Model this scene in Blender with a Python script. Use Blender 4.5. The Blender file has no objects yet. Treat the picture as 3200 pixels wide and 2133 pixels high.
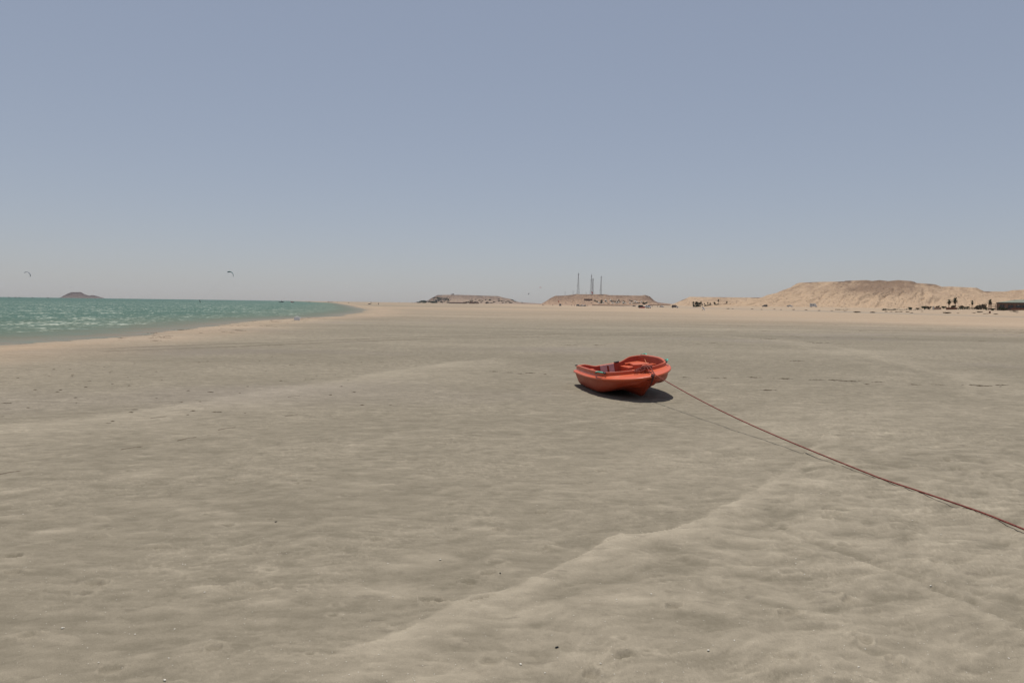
import bpy, bmesh, math, random
import numpy as np
from mathutils import Vector, Matrix

R = math.radians
random.seed(7)
rng = np.random.default_rng(11)
scene = bpy.context.scene
COL = scene.collection

# ------------------------------------------------------------------ camera
CAM_H = 1.70
F_PX = 2133.0                      # focal length in pixels of the 3200 px wide photograph (24 mm on full frame)
PITCH, ROLL = R(-3.17), R(0.77)
cam_d = bpy.data.cameras.new('camera')
cam = bpy.data.objects.new('camera', cam_d); COL.objects.link(cam)
cam_d.sensor_width = 36.0; cam_d.lens = 24.0
cam_d.clip_start = 0.05; cam_d.clip_end = 20000
CAM_ROT = Matrix.Rotation(R(90) + PITCH, 3, 'X') @ Matrix.Rotation(ROLL, 3, 'Z')
cam.location = (0, 0, CAM_H)
cam.rotation_euler = CAM_ROT.to_euler()
scene.camera = cam

# ------------------------------------------------------------------ sky, sun, exposure
SUN_EL, SUN_AZ = R(77), R(-12)     # azimuth from +Y, negative to the left
sun_dir = Vector((math.sin(SUN_AZ)*math.cos(SUN_EL), math.cos(SUN_AZ)*math.cos(SUN_EL), math.sin(SUN_EL)))
world = bpy.data.worlds.new('World'); scene.world = world; world.use_nodes = True
wn, wl = world.node_tree.nodes, world.node_tree.links
bg = wn['Background']
sky = wn.new('ShaderNodeTexSky'); sky.sky_type = 'NISHITA'; sky.sun_disc = False
sky.sun_elevation = SUN_EL; sky.sun_rotation = SUN_AZ
sky.altitude = 0; sky.air_density = 1.0; sky.dust_density = 0.45; sky.ozone_density = 2.0
hsv = wn.new('ShaderNodeGamma'); hsv.inputs['Gamma'].default_value = 0.5      # dusty air evens the sky out
tint = wn.new('ShaderNodeMix'); tint.data_type = 'RGBA'; tint.blend_type = 'MULTIPLY'; tint.inputs[0].default_value = 1.0
tint.inputs[7].default_value = (1.79, 1.775, 1.93, 1)
wl.new(sky.outputs[0], hsv.inputs['Color']); wl.new(hsv.outputs[0], tint.inputs[6])
sat = wn.new('ShaderNodeHueSaturation'); sat.inputs['Saturation'].default_value = 0.86
wl.new(tint.outputs[2], sat.inputs['Color']); wl.new(sat.outputs[0], bg.inputs[0])
bg.inputs[1].default_value = 0.1
sun_d = bpy.data.lights.new('sun', 'SUN'); sun_d.energy = 4.2; sun_d.angle = R(0.6); sun_d.color = (1.0, 0.96, 0.90)
sun = bpy.data.objects.new('sun', sun_d); COL.objects.link(sun)
sun.rotation_euler = sun_dir.to_track_quat('Z', 'Y').to_euler(); sun.location = (0, 0, 50)
scene.view_settings.view_transform = 'Standard'; scene.view_settings.look = 'None'
scene.view_settings.exposure = 0.0; scene.view_settings.gamma = 1.0
scene.view_settings.use_curve_mapping = False
scene.cycles.volume_bounces = 0
scene.cycles.max_bounces = 6

# ------------------------------------------------------------------ helpers: photo pixel -> world
def ray(px, py):
    d = CAM_ROT @ Vector(((px-1600)/F_PX, -(py-1066.5)/F_PX, -1.0))
    return d / d.y                 # scaled so that y (depth) is 1
def on_ground(px, py, z=0.0):
    d = ray(px, py); t = (z - CAM_H)/d.z
    return Vector((d.x*t, t, z))
def horizon(px): return 948.5 + (px-1600)*math.tan(ROLL)
def at(px, D, py=None):
    """world point at depth D along the column px; height from py, or None = on the terrain"""
    y0 = horizon(px) + 3626/D if py is None else py
    d = ray(px, y0)
    p = Vector((d.x*D, D, CAM_H + d.z*D))
    if py is None: p.z = float(ground_z(np.array([p.x]), np.array([p.y]))[0])
    return p

# ------------------------------------------------------------------ numpy noise
_perm = rng.permutation(256); _perm = np.concatenate([_perm, _perm, _perm])
_ga = rng.uniform(0, 2*np.pi, 256); _gx, _gy = np.cos(_ga), np.sin(_ga)
def perlin(x, y):
    xi = np.floor(x).astype(np.int64); yi = np.floor(y).astype(np.int64)
    xf, yf = x-xi, y-yi; xi &= 255; yi &= 255
    u = xf*xf*xf*(xf*(xf*6-15)+10); v = yf*yf*yf*(yf*(yf*6-15)+10)
    def g(ix, iy, dx, dy):
        h = _perm[_perm[ix] + iy]
        return _gx[h]*dx + _gy[h]*dy
    a = g(xi, yi, xf, yf); b = g(xi+1, yi, xf-1, yf)
    c = g(xi, yi+1, xf, yf-1); d = g(xi+1, yi+1, xf-1, yf-1)
    return ((a*(1-u)+b*u)*(1-v) + (c*(1-u)+d*u)*v)*1.5
def fbm(x, y, o=4, gain=0.5):
    s = np.zeros_like(x); a = 1.0; t = 0
    for i in range(o):
        s += a*perlin(x+17.3*i, y+9.1*i); t += a; a *= gain; x = x*2.03; y = y*2.03
    return s/t
def sstep(a, b, x):
    t = np.clip((x-a)/(b-a), 0, 1); return t*t*(3-2*t)
def polydist(x, y, pts):
    """unsigned distance, signed side (+ right of travel), and parameter along a polyline"""
    best = np.full(x.shape, 1e9); side = np.zeros_like(x); par = np.zeros_like(x); L = 0
    for (ax, ay), (bx, by) in zip(pts[:-1], pts[1:]):
        dx, dy = bx-ax, by-ay; l2 = dx*dx+dy*dy; l = math.sqrt(l2)
        t = np.clip(((x-ax)*dx+(y-ay)*dy)/l2, 0, 1)
        d = np.hypot(x-ax-t*dx, y-ay-t*dy); m = d < best
        best = np.where(m, d, best)
        side = np.where(m, np.sign((x-ax)*dy-(y-ay)*dx), side)
        par = np.where(m, L+t*l, par); L += l
    return best, side, par/L

# ------------------------------------------------------------------ materials
def new_mat(name):
    m = bpy.data.materials.new(name); m.use_nodes = True
    return m, m.node_tree.nodes, m.node_tree.links, m.node_tree.nodes['Principled BSDF']
def mat(name, col, rough=0.6, var=0.12, scale=6.0, spec=0.3, bump=0.0, metal=0.0):
    """plain procedural material: colour broken up by noise, a little bump"""
    m, n, l, b = new_mat(name)
    tc = n.new('ShaderNodeTexCoord'); nz = n.new('ShaderNodeTexNoise'); nz.inputs['Scale'].default_value = scale
    nz.inputs['Detail'].default_value = 5; l.new(tc.outputs['Object'], nz.inputs['Vector'])
    rp = n.new('ShaderNodeValToRGB'); e = rp.color_ramp.elements
    e[0].position, e[1].position = 0.3, 0.7
    e[0].color = (*[c*(1-var) for c in col], 1); e[1].color = (*[min(1, c*(1+var)) for c in col], 1)
    l.new(nz.outputs[0], rp.inputs[0]); l.new(rp.outputs[0], b.inputs['Base Color'])
    b.inputs['Roughness'].default_value = rough; b.inputs['Specular IOR Level'].default_value = spec
    b.inputs['Metallic'].default_value = metal
    if bump:
        bp = n.new('ShaderNodeBump'); bp.inputs['Strength'].default_value = bump; bp.inputs['Distance'].default_value = 0.01
        l.new(nz.outputs[0], bp.inputs['Height']); l.new(bp.outputs[0], b.inputs['Normal'])
    return m

# ------------------------------------------------------------------ mesh helpers
def mesh_np(name, co, quads, material, smooth=True, attrs=None, parent=None):
    me = bpy.data.meshes.new(name)
    me.vertices.add(len(co)); me.vertices.foreach_set('co', np.ascontiguousarray(co, dtype=np.float32).ravel())
    nq = len(quads); me.loops.add(nq*4); me.polygons.add(nq)
    me.loops.foreach_set('vertex_index', np.ascontiguousarray(quads, dtype=np.int32).ravel())
    me.polygons.foreach_set('loop_start', np.arange(0, nq*4, 4, dtype=np.int32))
    me.update(calc_edges=True)
    if smooth: me.polygons.foreach_set('use_smooth', np.ones(nq, dtype=bool))
    for k, v in (attrs or {}).items():
        a = me.attributes.new(k, 'FLOAT', 'POINT'); a.data.foreach_set('value', np.ascontiguousarray(v, dtype=np.float32))
    me.materials.append(material)
    o = bpy.data.objects.new(name, me); COL.objects.link(o)
    if parent: o.parent = parent
    return o

class MB:
    """collects vertices and faces; build() makes ONE mesh object"""
    def __init__(s): s.v, s.f = [], []
    def add(s, vs, fs):
        k = len(s.v); s.v += [tuple(p) for p in vs]; s.f += [tuple(i+k for i in f) for f in fs]; return s
    def box(s, c, d, rz=0.0, taper=1.0, rx=0.0):
        x, y, z = d[0]/2, d[1]/2, d[2]/2; vs = []
        M = Matrix.Rotation(rz, 3, 'Z') @ Matrix.Rotation(rx, 3, 'X')
        for sz in (-1, 1):
            t = taper if sz > 0 else 1.0
            for sx, sy in ((-1,-1),(1,-1),(1,1),(-1,1)):
                vs.append(M @ Vector((sx*x*t, sy*y*t, sz*z)) + Vector(c))
        return s.add(vs, [(3,2,1,0),(4,5,6,7),(0,1,5,4),(1,2,6,5),(2,3,7,6),(3,0,4,7)])
    def tube(s, pts, r, n=6, cap=True):
        pts = [Vector(p) for p in pts]; rs = r if isinstance(r, (list, tuple)) else [r]*len(pts)
        vs, fs = [], []; up = Vector((0, 0, 1)); pn = None
        for i, p in enumerate(pts):
            t = (pts[min(i+1, len(pts)-1)] - pts[max(i-1, 0)]).normalized()
            if pn is None: a = t.cross(up if abs(t.z) < 0.9 else Vector((1, 0, 0))).normalized()
            else:
                a = pn - t*pn.dot(t); a = a.normalized() if a.length > 1e-6 else t.orthogonal().normalized()
            pn = a; b = t.cross(a)
            for k in range(n):
                w = 2*math.pi*k/n; vs.append(p + (a*math.cos(w) + b*math.sin(w))*rs[i])
        for i in range(len(pts)-1):
            for k in range(n):
                fs.append((i*n+k, i*n+(k+1) % n, (i+1)*n+(k+1) % n, (i+1)*n+k))
        if cap:
            fs.append(tuple(range(n))[::-1]); fs.append(tuple(range((len(pts)-1)*n, len(pts)*n)))
        return s.add(vs, fs)
    def bar(s, a, b, r, n=4): return s.tube([a, b], r, n)
    def lathe(s, prof, n=12, c=(0,0,0)):
        vs, fs = [], []
        for (r, z) in prof:
            for k in range(n):
                w = 2*math.pi*k/n; vs.append((c[0]+r*math.cos(w), c[1]+r*math.sin(w), c[2]+z))
        for i in range(len(prof)-1):
            for k in range(n): fs.append((i*n+k, i*n+(k+1) % n, (i+1)*n+(k+1) % n, (i+1)*n+k))
        return s.add(vs, fs)
    def prism(s, poly, y0, y1, inset=None):
        """polygon in x,z extruded along y; inset: function(x,z)->y scale"""
        n = len(poly); f = inset or (lambda x, z: 1.0)
        vs = [(x, y0*f(x, z), z) for x, z in poly] + [(x, y1*f(x, z), z) for x, z in poly]
        fs = [tuple(range(n)), tuple(range(2*n-1, n-1, -1))] + [(i, i+n, (i+1) % n+n, (i+1) % n) for i in range(n)]
        return s.add(vs, fs)
    def blob(s, c, r, seed=0, n=7, m=5, rough=0.3):
        rr = random.Random(seed); vs, fs = [], []
        for i in range(m+1):
            th = math.pi*i/m
            for k in range(n):
                w = 2*math.pi*k/n; q = 1+rr.uniform(-rough, rough)
                vs.append((c[0]+r[0]*q*math.sin(th)*math.cos(w), c[1]+r[1]*q*math.sin(th)*math.sin(w), c[2]+r[2]*q*math.cos(th)))
        for i in range(m):
            for k in range(n): fs.append((i*n+k, (i+1)*n+k, (i+1)*n+(k+1) % n, i*n+(k+1) % n))
        return s.add(vs, fs)
    def mesh(s, name, material, smooth=False):
        me = bpy.data.meshes.new(name); me.from_pydata(s.v, [], s.f); me.validate()
        bm = bmesh.new(); bm.from_mesh(me); bmesh.ops.recalc_face_normals(bm, faces=bm.faces); bm.to_mesh(me); bm.free()
        if smooth:
            for p in me.polygons: p.use_smooth = True
            if smooth != 'all': me.set_sharp_from_angle(angle=R(38))
        me.materials.append(material); return me
    def build(s, name, material, parent=None, smooth=False):
        o = bpy.data.objects.new(name, s.mesh(name, material, smooth)); COL.objects.link(o); o.parent = parent; return o

def tag(o, label, cat, group=None):
    o['label'] = label; o['category'] = cat
    if group: o['group'] = group
    return o
def thing(name, label, cat, loc=(0,0,0), rz=0.0, group=None):
    o = bpy.data.objects.new(name, None); COL.objects.link(o); o.empty_display_size = 0.2
    o.location = loc; o.rotation_euler = (0, 0, rz)
    return tag(o, label, cat, group)
def dup(root, loc, rz=0.0, label=None, sc=None):
    def cp(o, par):
        c = o.copy(); COL.objects.link(c); c.parent = par
        for ch in o.children: cp(ch, c)
        return c
    r = cp(root, None); r.location = loc; r.rotation_euler = (0, 0, rz)
    if sc: r.scale = (sc, sc, sc) if not isinstance(sc, tuple) else sc
    if label: r['label'] = label
    return r
def structure(o): o['kind'] = 'structure'; return o
def stuff(o, label=None, cat=None):
    o['kind'] = 'stuff'
    if label: o['label'] = label; o['category'] = cat
    return o

# ------------------------------------------------------------------ the ground
SEA_Z = -0.06
_sy = np.array([-4000, -60, 0, 12, 26, 33, 61, 72, 80, 110, 145, 290, 725, 1500, 3000, 5200], float)
_sx = np.array([-400, -24, -20, -19.6, -19.6, -18.8, -22.9, -22.8, -20.8, -25.5, -32, -70, -190, -450, -960, -1700], float)
def shore_x(y): return np.interp(y, _sy, _sx)
def shore_s(x, y):                 # metres inland of the waterline
    s = x - shore_x(y); far = np.maximum(y, 0)
    return s*np.where(far > 110, 0.95, 1.0) + fbm(x*0.05, y*0.05, 2)*1.2
def dune_t(x, y):                  # 0 on the tidal flat, 1 up on the dry terrace under the hills
    toe = 128 + 0.06*np.maximum(y-180, 0) + fbm(x*0.01+5, y*0.006, 2)*14
    return sstep(0, 60, x-toe)
def ground_z(x, y):
    s = shore_s(x, y)
    z = np.where(s > 0, SEA_Z + 0.10*sstep(0, 4, s) - 0.04*sstep(4, 16, s), SEA_Z + np.maximum(s*0.05, -1.5))
    z = z + dune_t(x, y)*(1.9 + fbm(x*0.03, y*0.03, 3)*0.5)
    z = z + 1.6*sstep(1100, 1500, y)*sstep(-500, -100, x)*0
    return z
# ---- features of the sand, traced as real curves on the ground
def gpts(*pp):
    P_ = [tuple(on_ground(*p)[:2]) for p in pp]
    for _ in range(2):             # round the corners
        Q = [P_[0]]
        for a, c in zip(P_[:-1], P_[1:]): Q += [tuple(.75*u+.25*v for u, v in zip(a, c)), tuple(.25*u+.75*v for u, v in zip(a, c))]
        P_ = Q + [P_[-1]]
    return P_
NEAR_DRIFT = gpts((560,2200),(760,2125),(1000,2060),(1240,1985),(1465,1885),(1574,1858),(1635,1838),(1710,1790),(1778,1752),(1829,1729),(1863,1712),(1914,1681),(2000,1670),(2122,1653),(2231,1605),(2367,1537),(2450,1478),(2500,1430))
LEFT_DRIFT = gpts((-200,1352),(136,1322),(449,1292),(653,1252),(816,1224),(1034,1197),(1224,1160),(1450,1130))
RIGHT_DRIFT = gpts((2250,1050),(2449,1064),(2653,1090),(2830,1129),(2993,1160),(3129,1199),(3300,1250))
MID_BANK = gpts((2000,1480),(2250,1400),(2560,1310),(2800,1290),(3300,1300))
TRACK_A = gpts((300,1104),(381,1099),(816,1081),(1224,1061),(1905,1047),(2449,1041),(3300,1036))
TRACK_B = gpts((300,1094),(500,1085),(860,1071),(1300,1053),(1905,1041),(2500,1035),(3300,1030))
FURROW = gpts((2330,1598),(2520,1690),(2700,1752),(2860,1815),(3010,1880),(3250,1985))
PITS = [(1345,1876),(1372,1880),(1465,1818),(1527,1793),(1955,2056),(1712,1712),(1850,2115),(40,1735),(45,1786),(670,2025),(350,2098),(500,1708),(300,1822),(2590,1597),(2600,1610),(2580,1622),(2960,1440),(320,1676),(1180,1690),(2700,2010),(2470,1925),(2790,2070),(1530,2080),(1880,1470),(1690,1600),(2450,2060),(2100,1900),(1560,1655),(720,1500),(905,1485),(2650,1880),(90,1985),(830,1840),(2920,1760)]

def micro(x, y):
    """relief (m), dryness 0..1 (with the painted shade of small holes) of the sand surface near the camera"""
    r = np.hypot(x, y); fade = 1 - sstep(45, 110, r)
    wx = x + 0.5*fbm(x*0.7+31, y*0.7, 3); wy = y + 0.35*fbm(x*0.7, y*0.7+77, 3)
    # wind-laid skins of pale dry sand: steep leading edge, long fading tail
    ang = 0.22; ux, uy = wx*math.cos(ang)+wy*math.sin(ang), -wx*math.sin(ang)+wy*math.cos(ang)
    n1 = fbm(ux*1.2, uy*3.4, 5, 0.58); t = n1*3.1 + 0.4; f1 = t-np.floor(t)
    skin = f1**2.2 * (1-sstep(0.94, 1.0, f1))
    n2 = fbm(ux*3.6+9, uy*8.5+3, 4, 0.58); t2 = n2*2.3; f2 = t2-np.floor(t2)
    skin2 = f2**2.5 * (1-sstep(0.93, 1.0, f2))
    mask = sstep(-0.15, 0.35, fbm(x*0.16+4, y*0.22+8, 3))
    mask2 = sstep(-0.1, 0.3, fbm(x*0.5+14, y*0.6+2, 3))
    dry = 0.26*skin*mask + 0.30*skin2*mask2 + 0.17*fbm(ux*0.9, uy*3.4, 5, 0.62) - 0.02
    z = 0.004*skin*mask + 0.003*skin2*mask2 + 0.010*fbm(x*1.1, y*1.6, 4) + 0.02*fbm(x*0.25, y*0.3, 3)
    rn = fbm(ux*3.4, uy*11.0, 4, 0.62); lump = fbm(x*4.2+5, y*5.6+1, 4, 0.6)
    z = z + 0.0065*rn + 0.0065*lump
    dry = dry + 0.36*rn + 0.22*lump
    # tongues of pale sand blown behind small obstacles, and toe or crab holes
    nr_ = r < 17; xs, ys = x[nr_], y[nr_]; za = np.zeros_like(xs); da = np.zeros_like(xs); tq = random.Random(12)
    order = np.argsort(ys); yso = ys[order]
    for k in range(900):
        D_ = 2.4 + 12.5*tq.random()**1.15; xc = D_*tq.uniform(-.85, .85); L_ = tq.uniform(.05, .24)*(0.8+D_*.03)*(2.2 if k % 14 == 0 else 1); w_ = L_*tq.uniform(.16, .34); a_ = tq.gauss(0.16, .28); st_ = tq.uniform(.10, .34)
        i0, i1 = np.searchsorted(yso, (D_-L_, D_+L_)); ix = order[i0:i1]; ix = ix[np.abs(xs[ix]-xc) < L_]
        if len(ix) == 0: continue
        ex, ey = xs[ix]-xc, ys[ix]-D_; wb_ = 0.25*L_*perlin(xs[ix]*5, ys[ix]*5)
        al = (ex*math.cos(a_)+ey*math.sin(a_))/L_; bc = (-ex*math.sin(a_)+ey*math.cos(a_)+wb_*.5)/w_
        tap_ = np.clip(1-np.abs(al*1.25)**2.2, 0, 1)
        e_ = sstep(1.05, 0.85, -(-bc)/np.maximum(tap_, .05))*np.exp(-np.clip((tap_-bc)/1.5, 0, 9)**2)*tap_ if k % 3 else np.exp(-(al*1.6)**2-bc**2)
        da[ix] += st_*e_; za[ix] += 0.008*st_*e_
    for k in range(80):
        D_ = 2.6 + 7.5*tq.random(); xc = D_*tq.uniform(-.85, .85); q_ = tq.uniform(.010, .026); dp = tq.uniform(.004, .010)
        i0, i1 = np.searchsorted(yso, (D_-4*q_, D_+4*q_)); ix = order[i0:i1]; ix = ix[np.abs(xs[ix]-xc) < 5*q_]
        if len(ix) == 0: continue
        rr2 = np.hypot((xs[ix]-xc)/1.5, ys[ix]-D_)/q_*(1+0.6*fbm(xs[ix]*16, ys[ix]*16, 3))
        za[ix] += -dp*np.exp(-rr2**3) + 0.35*dp*np.exp(-((rr2-1.7)/.5)**2); da[ix] += 0.30*np.exp(-((rr2-1.9)/.6)**2) - 0.22*np.exp(-rr2**3)  # pale crumb ring; hole centre darkened, its shadow painted into the sand tone
    zz0, dd0 = np.zeros_like(x), np.zeros_like(x); zz0[nr_] = za; dd0[nr_] = da; z = z + zz0; dry = dry + dd0
    # drifts
    d, sd, p = polydist(x, y, NEAR_DRIFT)
    d = np.abs(d*sd + 0.13*fbm(x*1.7, y*1.7, 4)+0.05*fbm(x*6, y*6, 4)); 
    wob = 1+0.4*fbm(x*1.5, y*1.5, 3)
    prof = np.where(sd > 0, np.exp(-(d/(0.17*wob))**2), np.exp(-(d/0.035)**2))*sstep(0.0, 0.2, p)*(1-sstep(0.66, 0.97, p))
    rough_zone = np.where(sd > 0, sstep(0, 0.3, d)*(1-sstep(1.8, 4.5, d)), 0)*(1-sstep(9, 14, y))
    z = z + 0.016*prof + rough_zone*(0.024*fbm(x*2.6, y*2.6, 4) + 0.018*(1-2*np.abs(fbm(ux*1.7+60, uy*3.4+9, 4))))
    brk = np.clip(0.75+1.1*fbm(x*1.3+40, y*1.3, 3), 0.15, 1.1); prof = prof*brk
    dry = dry + 0.66*prof + rough_zone*(0.03+0.50*fbm(ux*1.6+3, uy*3+5, 5, 0.6)+0.30*(0.6-2*np.abs(fbm(ux*1.7+60, uy*3.4+9, 4))))
    d, sd, p = polydist(x, y, LEFT_DRIFT); d = d*(1+0.4*fbm(x*0.6, y*0.8, 3))
    prof = np.where(sd < 0, np.exp(-(d/0.25)**2), np.exp(-(d/1.4)**2))
    prof = prof*np.clip(0.85+0.7*fbm(x*0.5, y*0.5, 3), 0.2, 1.2); z = z + 0.004*prof; dry = dry + 0.38*prof
    d, sd, p = polydist(x, y, RIGHT_DRIFT)
    rip = 0.5+0.5*np.sin(d*5.5+6*fbm(x*0.35, y*0.35, 3)+x*1.5)
    zone = np.exp(-(d/2.4)**2)
    dry = dry + 0.30*np.exp(-(d/0.8)**2)*(0.6+0.6*fbm(x*0.8, y*0.8, 3)) + 0.22*zone*rip**3*(sd > 0)
    z = z + 0.015*zone*rip**2
    d, sd, p = polydist(x, y, MID_BANK)
    dry = dry + 0.22*np.exp(-(d/0.9)**2)*(0.7+fbm(x*1.2, y*1.6, 3))
    trk = np.zeros_like(x)
    for tr in (TRACK_A, TRACK_B):
        d, sd, p = polydist(x, y, tr)
        g = np.exp(-(d/0.13)**2)*sstep(0, 0.012, p)*(0.7+0.9*np.clip(fbm(x*0.25, y*0.25, 2)+0.3, 0, 1))
        z = z - 0.03*g + 0.012*np.exp(-((d-0.3)/0.12)**2); trk = trk + g
    d, sd, p = polydist(x, y, FURROW)
    g = (0.5+0.8*np.clip(fbm(x*1.2, y*1.2, 2)+.3, 0, 1))
    z = z - 0.010*np.exp(-(d/0.025)**2)*g + 0.010*np.exp(-((d-0.07)/0.035)**2)*g
    dry = dry + 0.20*np.exp(-((d-0.08)/0.05)**2)*g*(sd > 0) - 0.15*np.exp(-(d/0.03)**2)*g
    # footprints, dug by toes and half filled again
    near = r < 13
    zz, dd = np.zeros_like(x), np.zeros_like(x)
    xs, ys = x[near], y[near]; za = np.zeros_like(xs); da = np.zeros_like(xs)
    pr = random.Random(3)
    for (px, py) in PITS:
        c = on_ground(px, py); a = pr.uniform(-0.5, 0.5); la, lb = pr.uniform(.035, .062), pr.uniform(.026, .040)
        ex, ey = xs-c.x, ys-c.y; m = (np.abs(ex) < 0.6) & (np.abs(ey) < 0.6)
        ex, ey = ex[m], ey[m]; nz = 1+0.75*fbm(xs[m]*11, ys[m]*11, 4)
        q = np.sqrt(((ex*math.cos(a)+ey*math.sin(a))/la)**2 + ((-ex*math.sin(a)+ey*math.cos(a))/lb)**2)*nz
        dep = pr.uniform(0.009, 0.018)
        crumb = fbm(xs[m]*40, ys[m]*40, 3)
        za[m] += -dep*np.exp(-q**4)*(1+0.5*crumb) + 0.010*np.exp(-((q-1.35)/0.35)**2) + 0.006*np.exp(-q**2)*crumb
        da[m] += 0.25*np.exp(-((q-1.5)/0.4)**2)*(0.7+crumb) - 0.10*np.exp(-q**4)
    zz[near] = za; dd[near] = da
    z = z + zz; dry = dry + dd
    # far ripples and footprints of the trampled dry sand at right
    z = z*fade
    return z, dry, trk

def surf(x, y):
    xa, ya = np.array([float(x)]), np.array([float(y)]); s_ = shore_s(xa, ya)
    z = ground_z(xa, ya) + (micro(xa, ya)[0]*sstep(-0.5, 1.5, s_) if math.hypot(x, y) < 110 else 0); return float(z[0])
def surf_many(pts):
    xa, ya = np.array([p[0] for p in pts], float), np.array([p[1] for p in pts], float)
    return ground_z(xa, ya) + micro(xa, ya)[0]*sstep(-0.5, 1.5, shore_s(xa, ya))*(np.hypot(xa, ya) < 110)
az_in = np.linspace(-43, 43, 1050)
az = np.concatenate([np.linspace(-180, -70, 45, endpoint=False), np.linspace(-70, -43, 60, endpoint=False), az_in,
                     np.linspace(43, 70, 61)[1:], np.linspace(70, 180, 46)[1:-1]])
rr_ = np.concatenate([np.linspace(0.05, 2.4, 10, endpoint=False), np.geomspace(2.4, 70, 620, endpoint=False),
                      np.geomspace(70, 700, 150, endpoint=False), np.geomspace(700, 5200, 50)])
A, RR = np.meshgrid(np.radians(az), rr_)
X, Y = (RR*np.sin(A)).ravel(), (RR*np.cos(A)).ravel()
gz = ground_z(X, Y); mz, dry, trk = (np.zeros_like(X) for _ in range(3))
near_ = (np.hypot(X, Y) < 115) & (np.abs(A.ravel()) < R(72)); mz[near_], dry[near_], trk[near_] = micro(X[near_], Y[near_])
S = shore_s(X, Y); T = dune_t(X, Y)
gz = gz + mz*sstep(-0.5, 1.5, S)
rX = np.hypot(X, Y)
# trampled dry sand towards the terrace
tr_ = sstep(26, 95, X + 0.10*Y - 8 + 14*fbm(X*0.03, Y*0.02, 3))
band = fbm(X*0.006+3, Y*0.012, 3)
warm = np.clip(0.95*tr_ + 0.95*np.exp(-((S-3.2)/3.6)**2)*sstep(0.2, 1.2, S)*(0.75+0.5*fbm(X*0.3, Y*0.2, 3)) + sstep(38, 115, rX)*(0.62+0.7*band)*sstep(2, 8, S), 0, 1)
gz = gz + tr_*0.03*fbm(X*0.5, Y*0.5, 4)*sstep(20, 60, rX)*(1-sstep(250, 400, rX))
# pale/dark swash streaks further out, following the old waterlines
streak = fbm(X*0.03+0.02*Y, Y*0.16, 4)
dry = dry + 0.45*streak*sstep(10, 30, rX)*(1-0.5*sstep(200, 500, rX)) + 0.25*fbm(X*0.012, Y*0.05, 3)*sstep(20, 60, rX)
mauve = sstep(0.0, 0.35, fbm(X*0.08+50, Y*0.10, 3) + 0.30*(1-sstep(2, 12, S)) - 0.12)*(1-tr_)*sstep(8, 14, rX)
wet = (1-sstep(0.05, 0.9, S + 0.35*fbm(X*0.5, Y*0.5, 2)))
lane = np.exp(-((X-0.07*Y-119)/6.0)**2)*sstep(60, 140, Y)       # packed grey track along the dune foot
co = np.stack([X, Y, gz], 1)
nr, na = len(rr_), len(az)
I = np.arange(nr*na).reshape(nr, na); J = np.roll(I, -1, axis=1)
quads = np.stack([I[:-1], J[:-1], J[1:], I[1:]], -1).reshape(-1, 4)[:, ::-1]

m_sand, n, l, b = new_mat('beach_sand')
def attr(name):
    a = n.new('ShaderNodeAttribute'); a.attribute_name = name; return a.outputs['Fac']
def mixc(fac, c1, c2):
    x = n.new('ShaderNodeMix'); x.data_type = 'RGBA'
    if hasattr(fac, 'is_linked') or hasattr(fac, 'links'): l.new(fac, x.inputs[0])
    else: x.inputs[0].default_value = fac
    for c, i in ((c1, 6), (c2, 7)):
        if isinstance(c, tuple): x.inputs[i].default_value = (*c, 1)
        else: l.new(c, x.inputs[i])
    return x.outputs[2]
def math_(op, a, b_=None, clamp=False):
    x = n.new('ShaderNodeMath'); x.operation = op; x.use_clamp = clamp
    for i, c in enumerate((a, b_)):
        if c is None: continue
        if isinstance(c, (int, float)): x.inputs[i].default_value = c
        else: l.new(c, x.inputs[i])
    return x.outputs[0]
def noise(scale, detail=3, vec=None, rough=0.55):
    t = n.new('ShaderNodeTexNoise'); t.inputs['Scale'].default_value = scale; t.inputs['Detail'].default_value = detail
    t.inputs['Roughness'].default_value = rough
    if vec is not None: l.new(vec, t.inputs['Vector'])
    return t.outputs[0]
geo = n.new('ShaderNodeNewGeometry'); P = geo.outputs['Position']
grain = noise(260, 2, P); grain2 = noise(45, 4, P, 0.7); med = noise(7, 5, P)
d_ = math_('ADD', attr('dry'), math_('MULTIPLY', math_('SUBTRACT', med, 0.5), 0.22))
d_ = math_('ADD', d_, math_('MULTIPLY', math_('SUBTRACT', grain2, 0.5), 0.30))
def mapped(sx, sy, rot=0.2):
    mp = n.new('ShaderNodeMapping'); mp.inputs['Scale'].default_value = (sx, sy, 1); mp.inputs['Rotation'].default_value = (0, 0, rot); l.new(P, mp.inputs[0]); return mp.outputs[0]
st1 = noise(1.0, 5, mapped(1.3, 4.6), 0.68); st2 = noise(1.0, 4, mapped(6.0, 17.0), 0.65)
d_ = math_('ADD', d_, math_('MULTIPLY', math_('SUBTRACT', st1, 0.5), 0.6))
d_ = math_('ADD', d_, math_('MULTIPLY', math_('SUBTRACT', st2, 0.5), 0.55))
d_ = math_('ADD', d_, 0.19, clamp=True)
DAMP, DRY, WARM, MAUVE, WETC = (0.166,0.143,0.104), (0.318,0.274,0.206), (0.37,0.29,0.21), (0.178,0.152,0.122), (0.17,0.145,0.115)
c = mixc(d_, DAMP, DRY)
c = mixc(math_('MULTIPLY', attr('mauve'), 0.6), c, mixc(d_, MAUVE, (0.275,0.238,0.193)))
c = mixc(attr('warm'), c, mixc(d_, (0.315,0.236,0.162), (0.40,0.312,0.224)))
c = mixc(math_('MULTIPLY', attr('lane'), 0.75), c, (0.205,0.184,0.150))
da = noise(1.0, 3, mapped(4.2, 11.0, 0.12), 0.55); dm = n.new('ShaderNodeMapRange'); dm.inputs[1].default_value = 0.62; dm.inputs[2].default_value = 0.72; l.new(da, dm.inputs[0])
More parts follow.
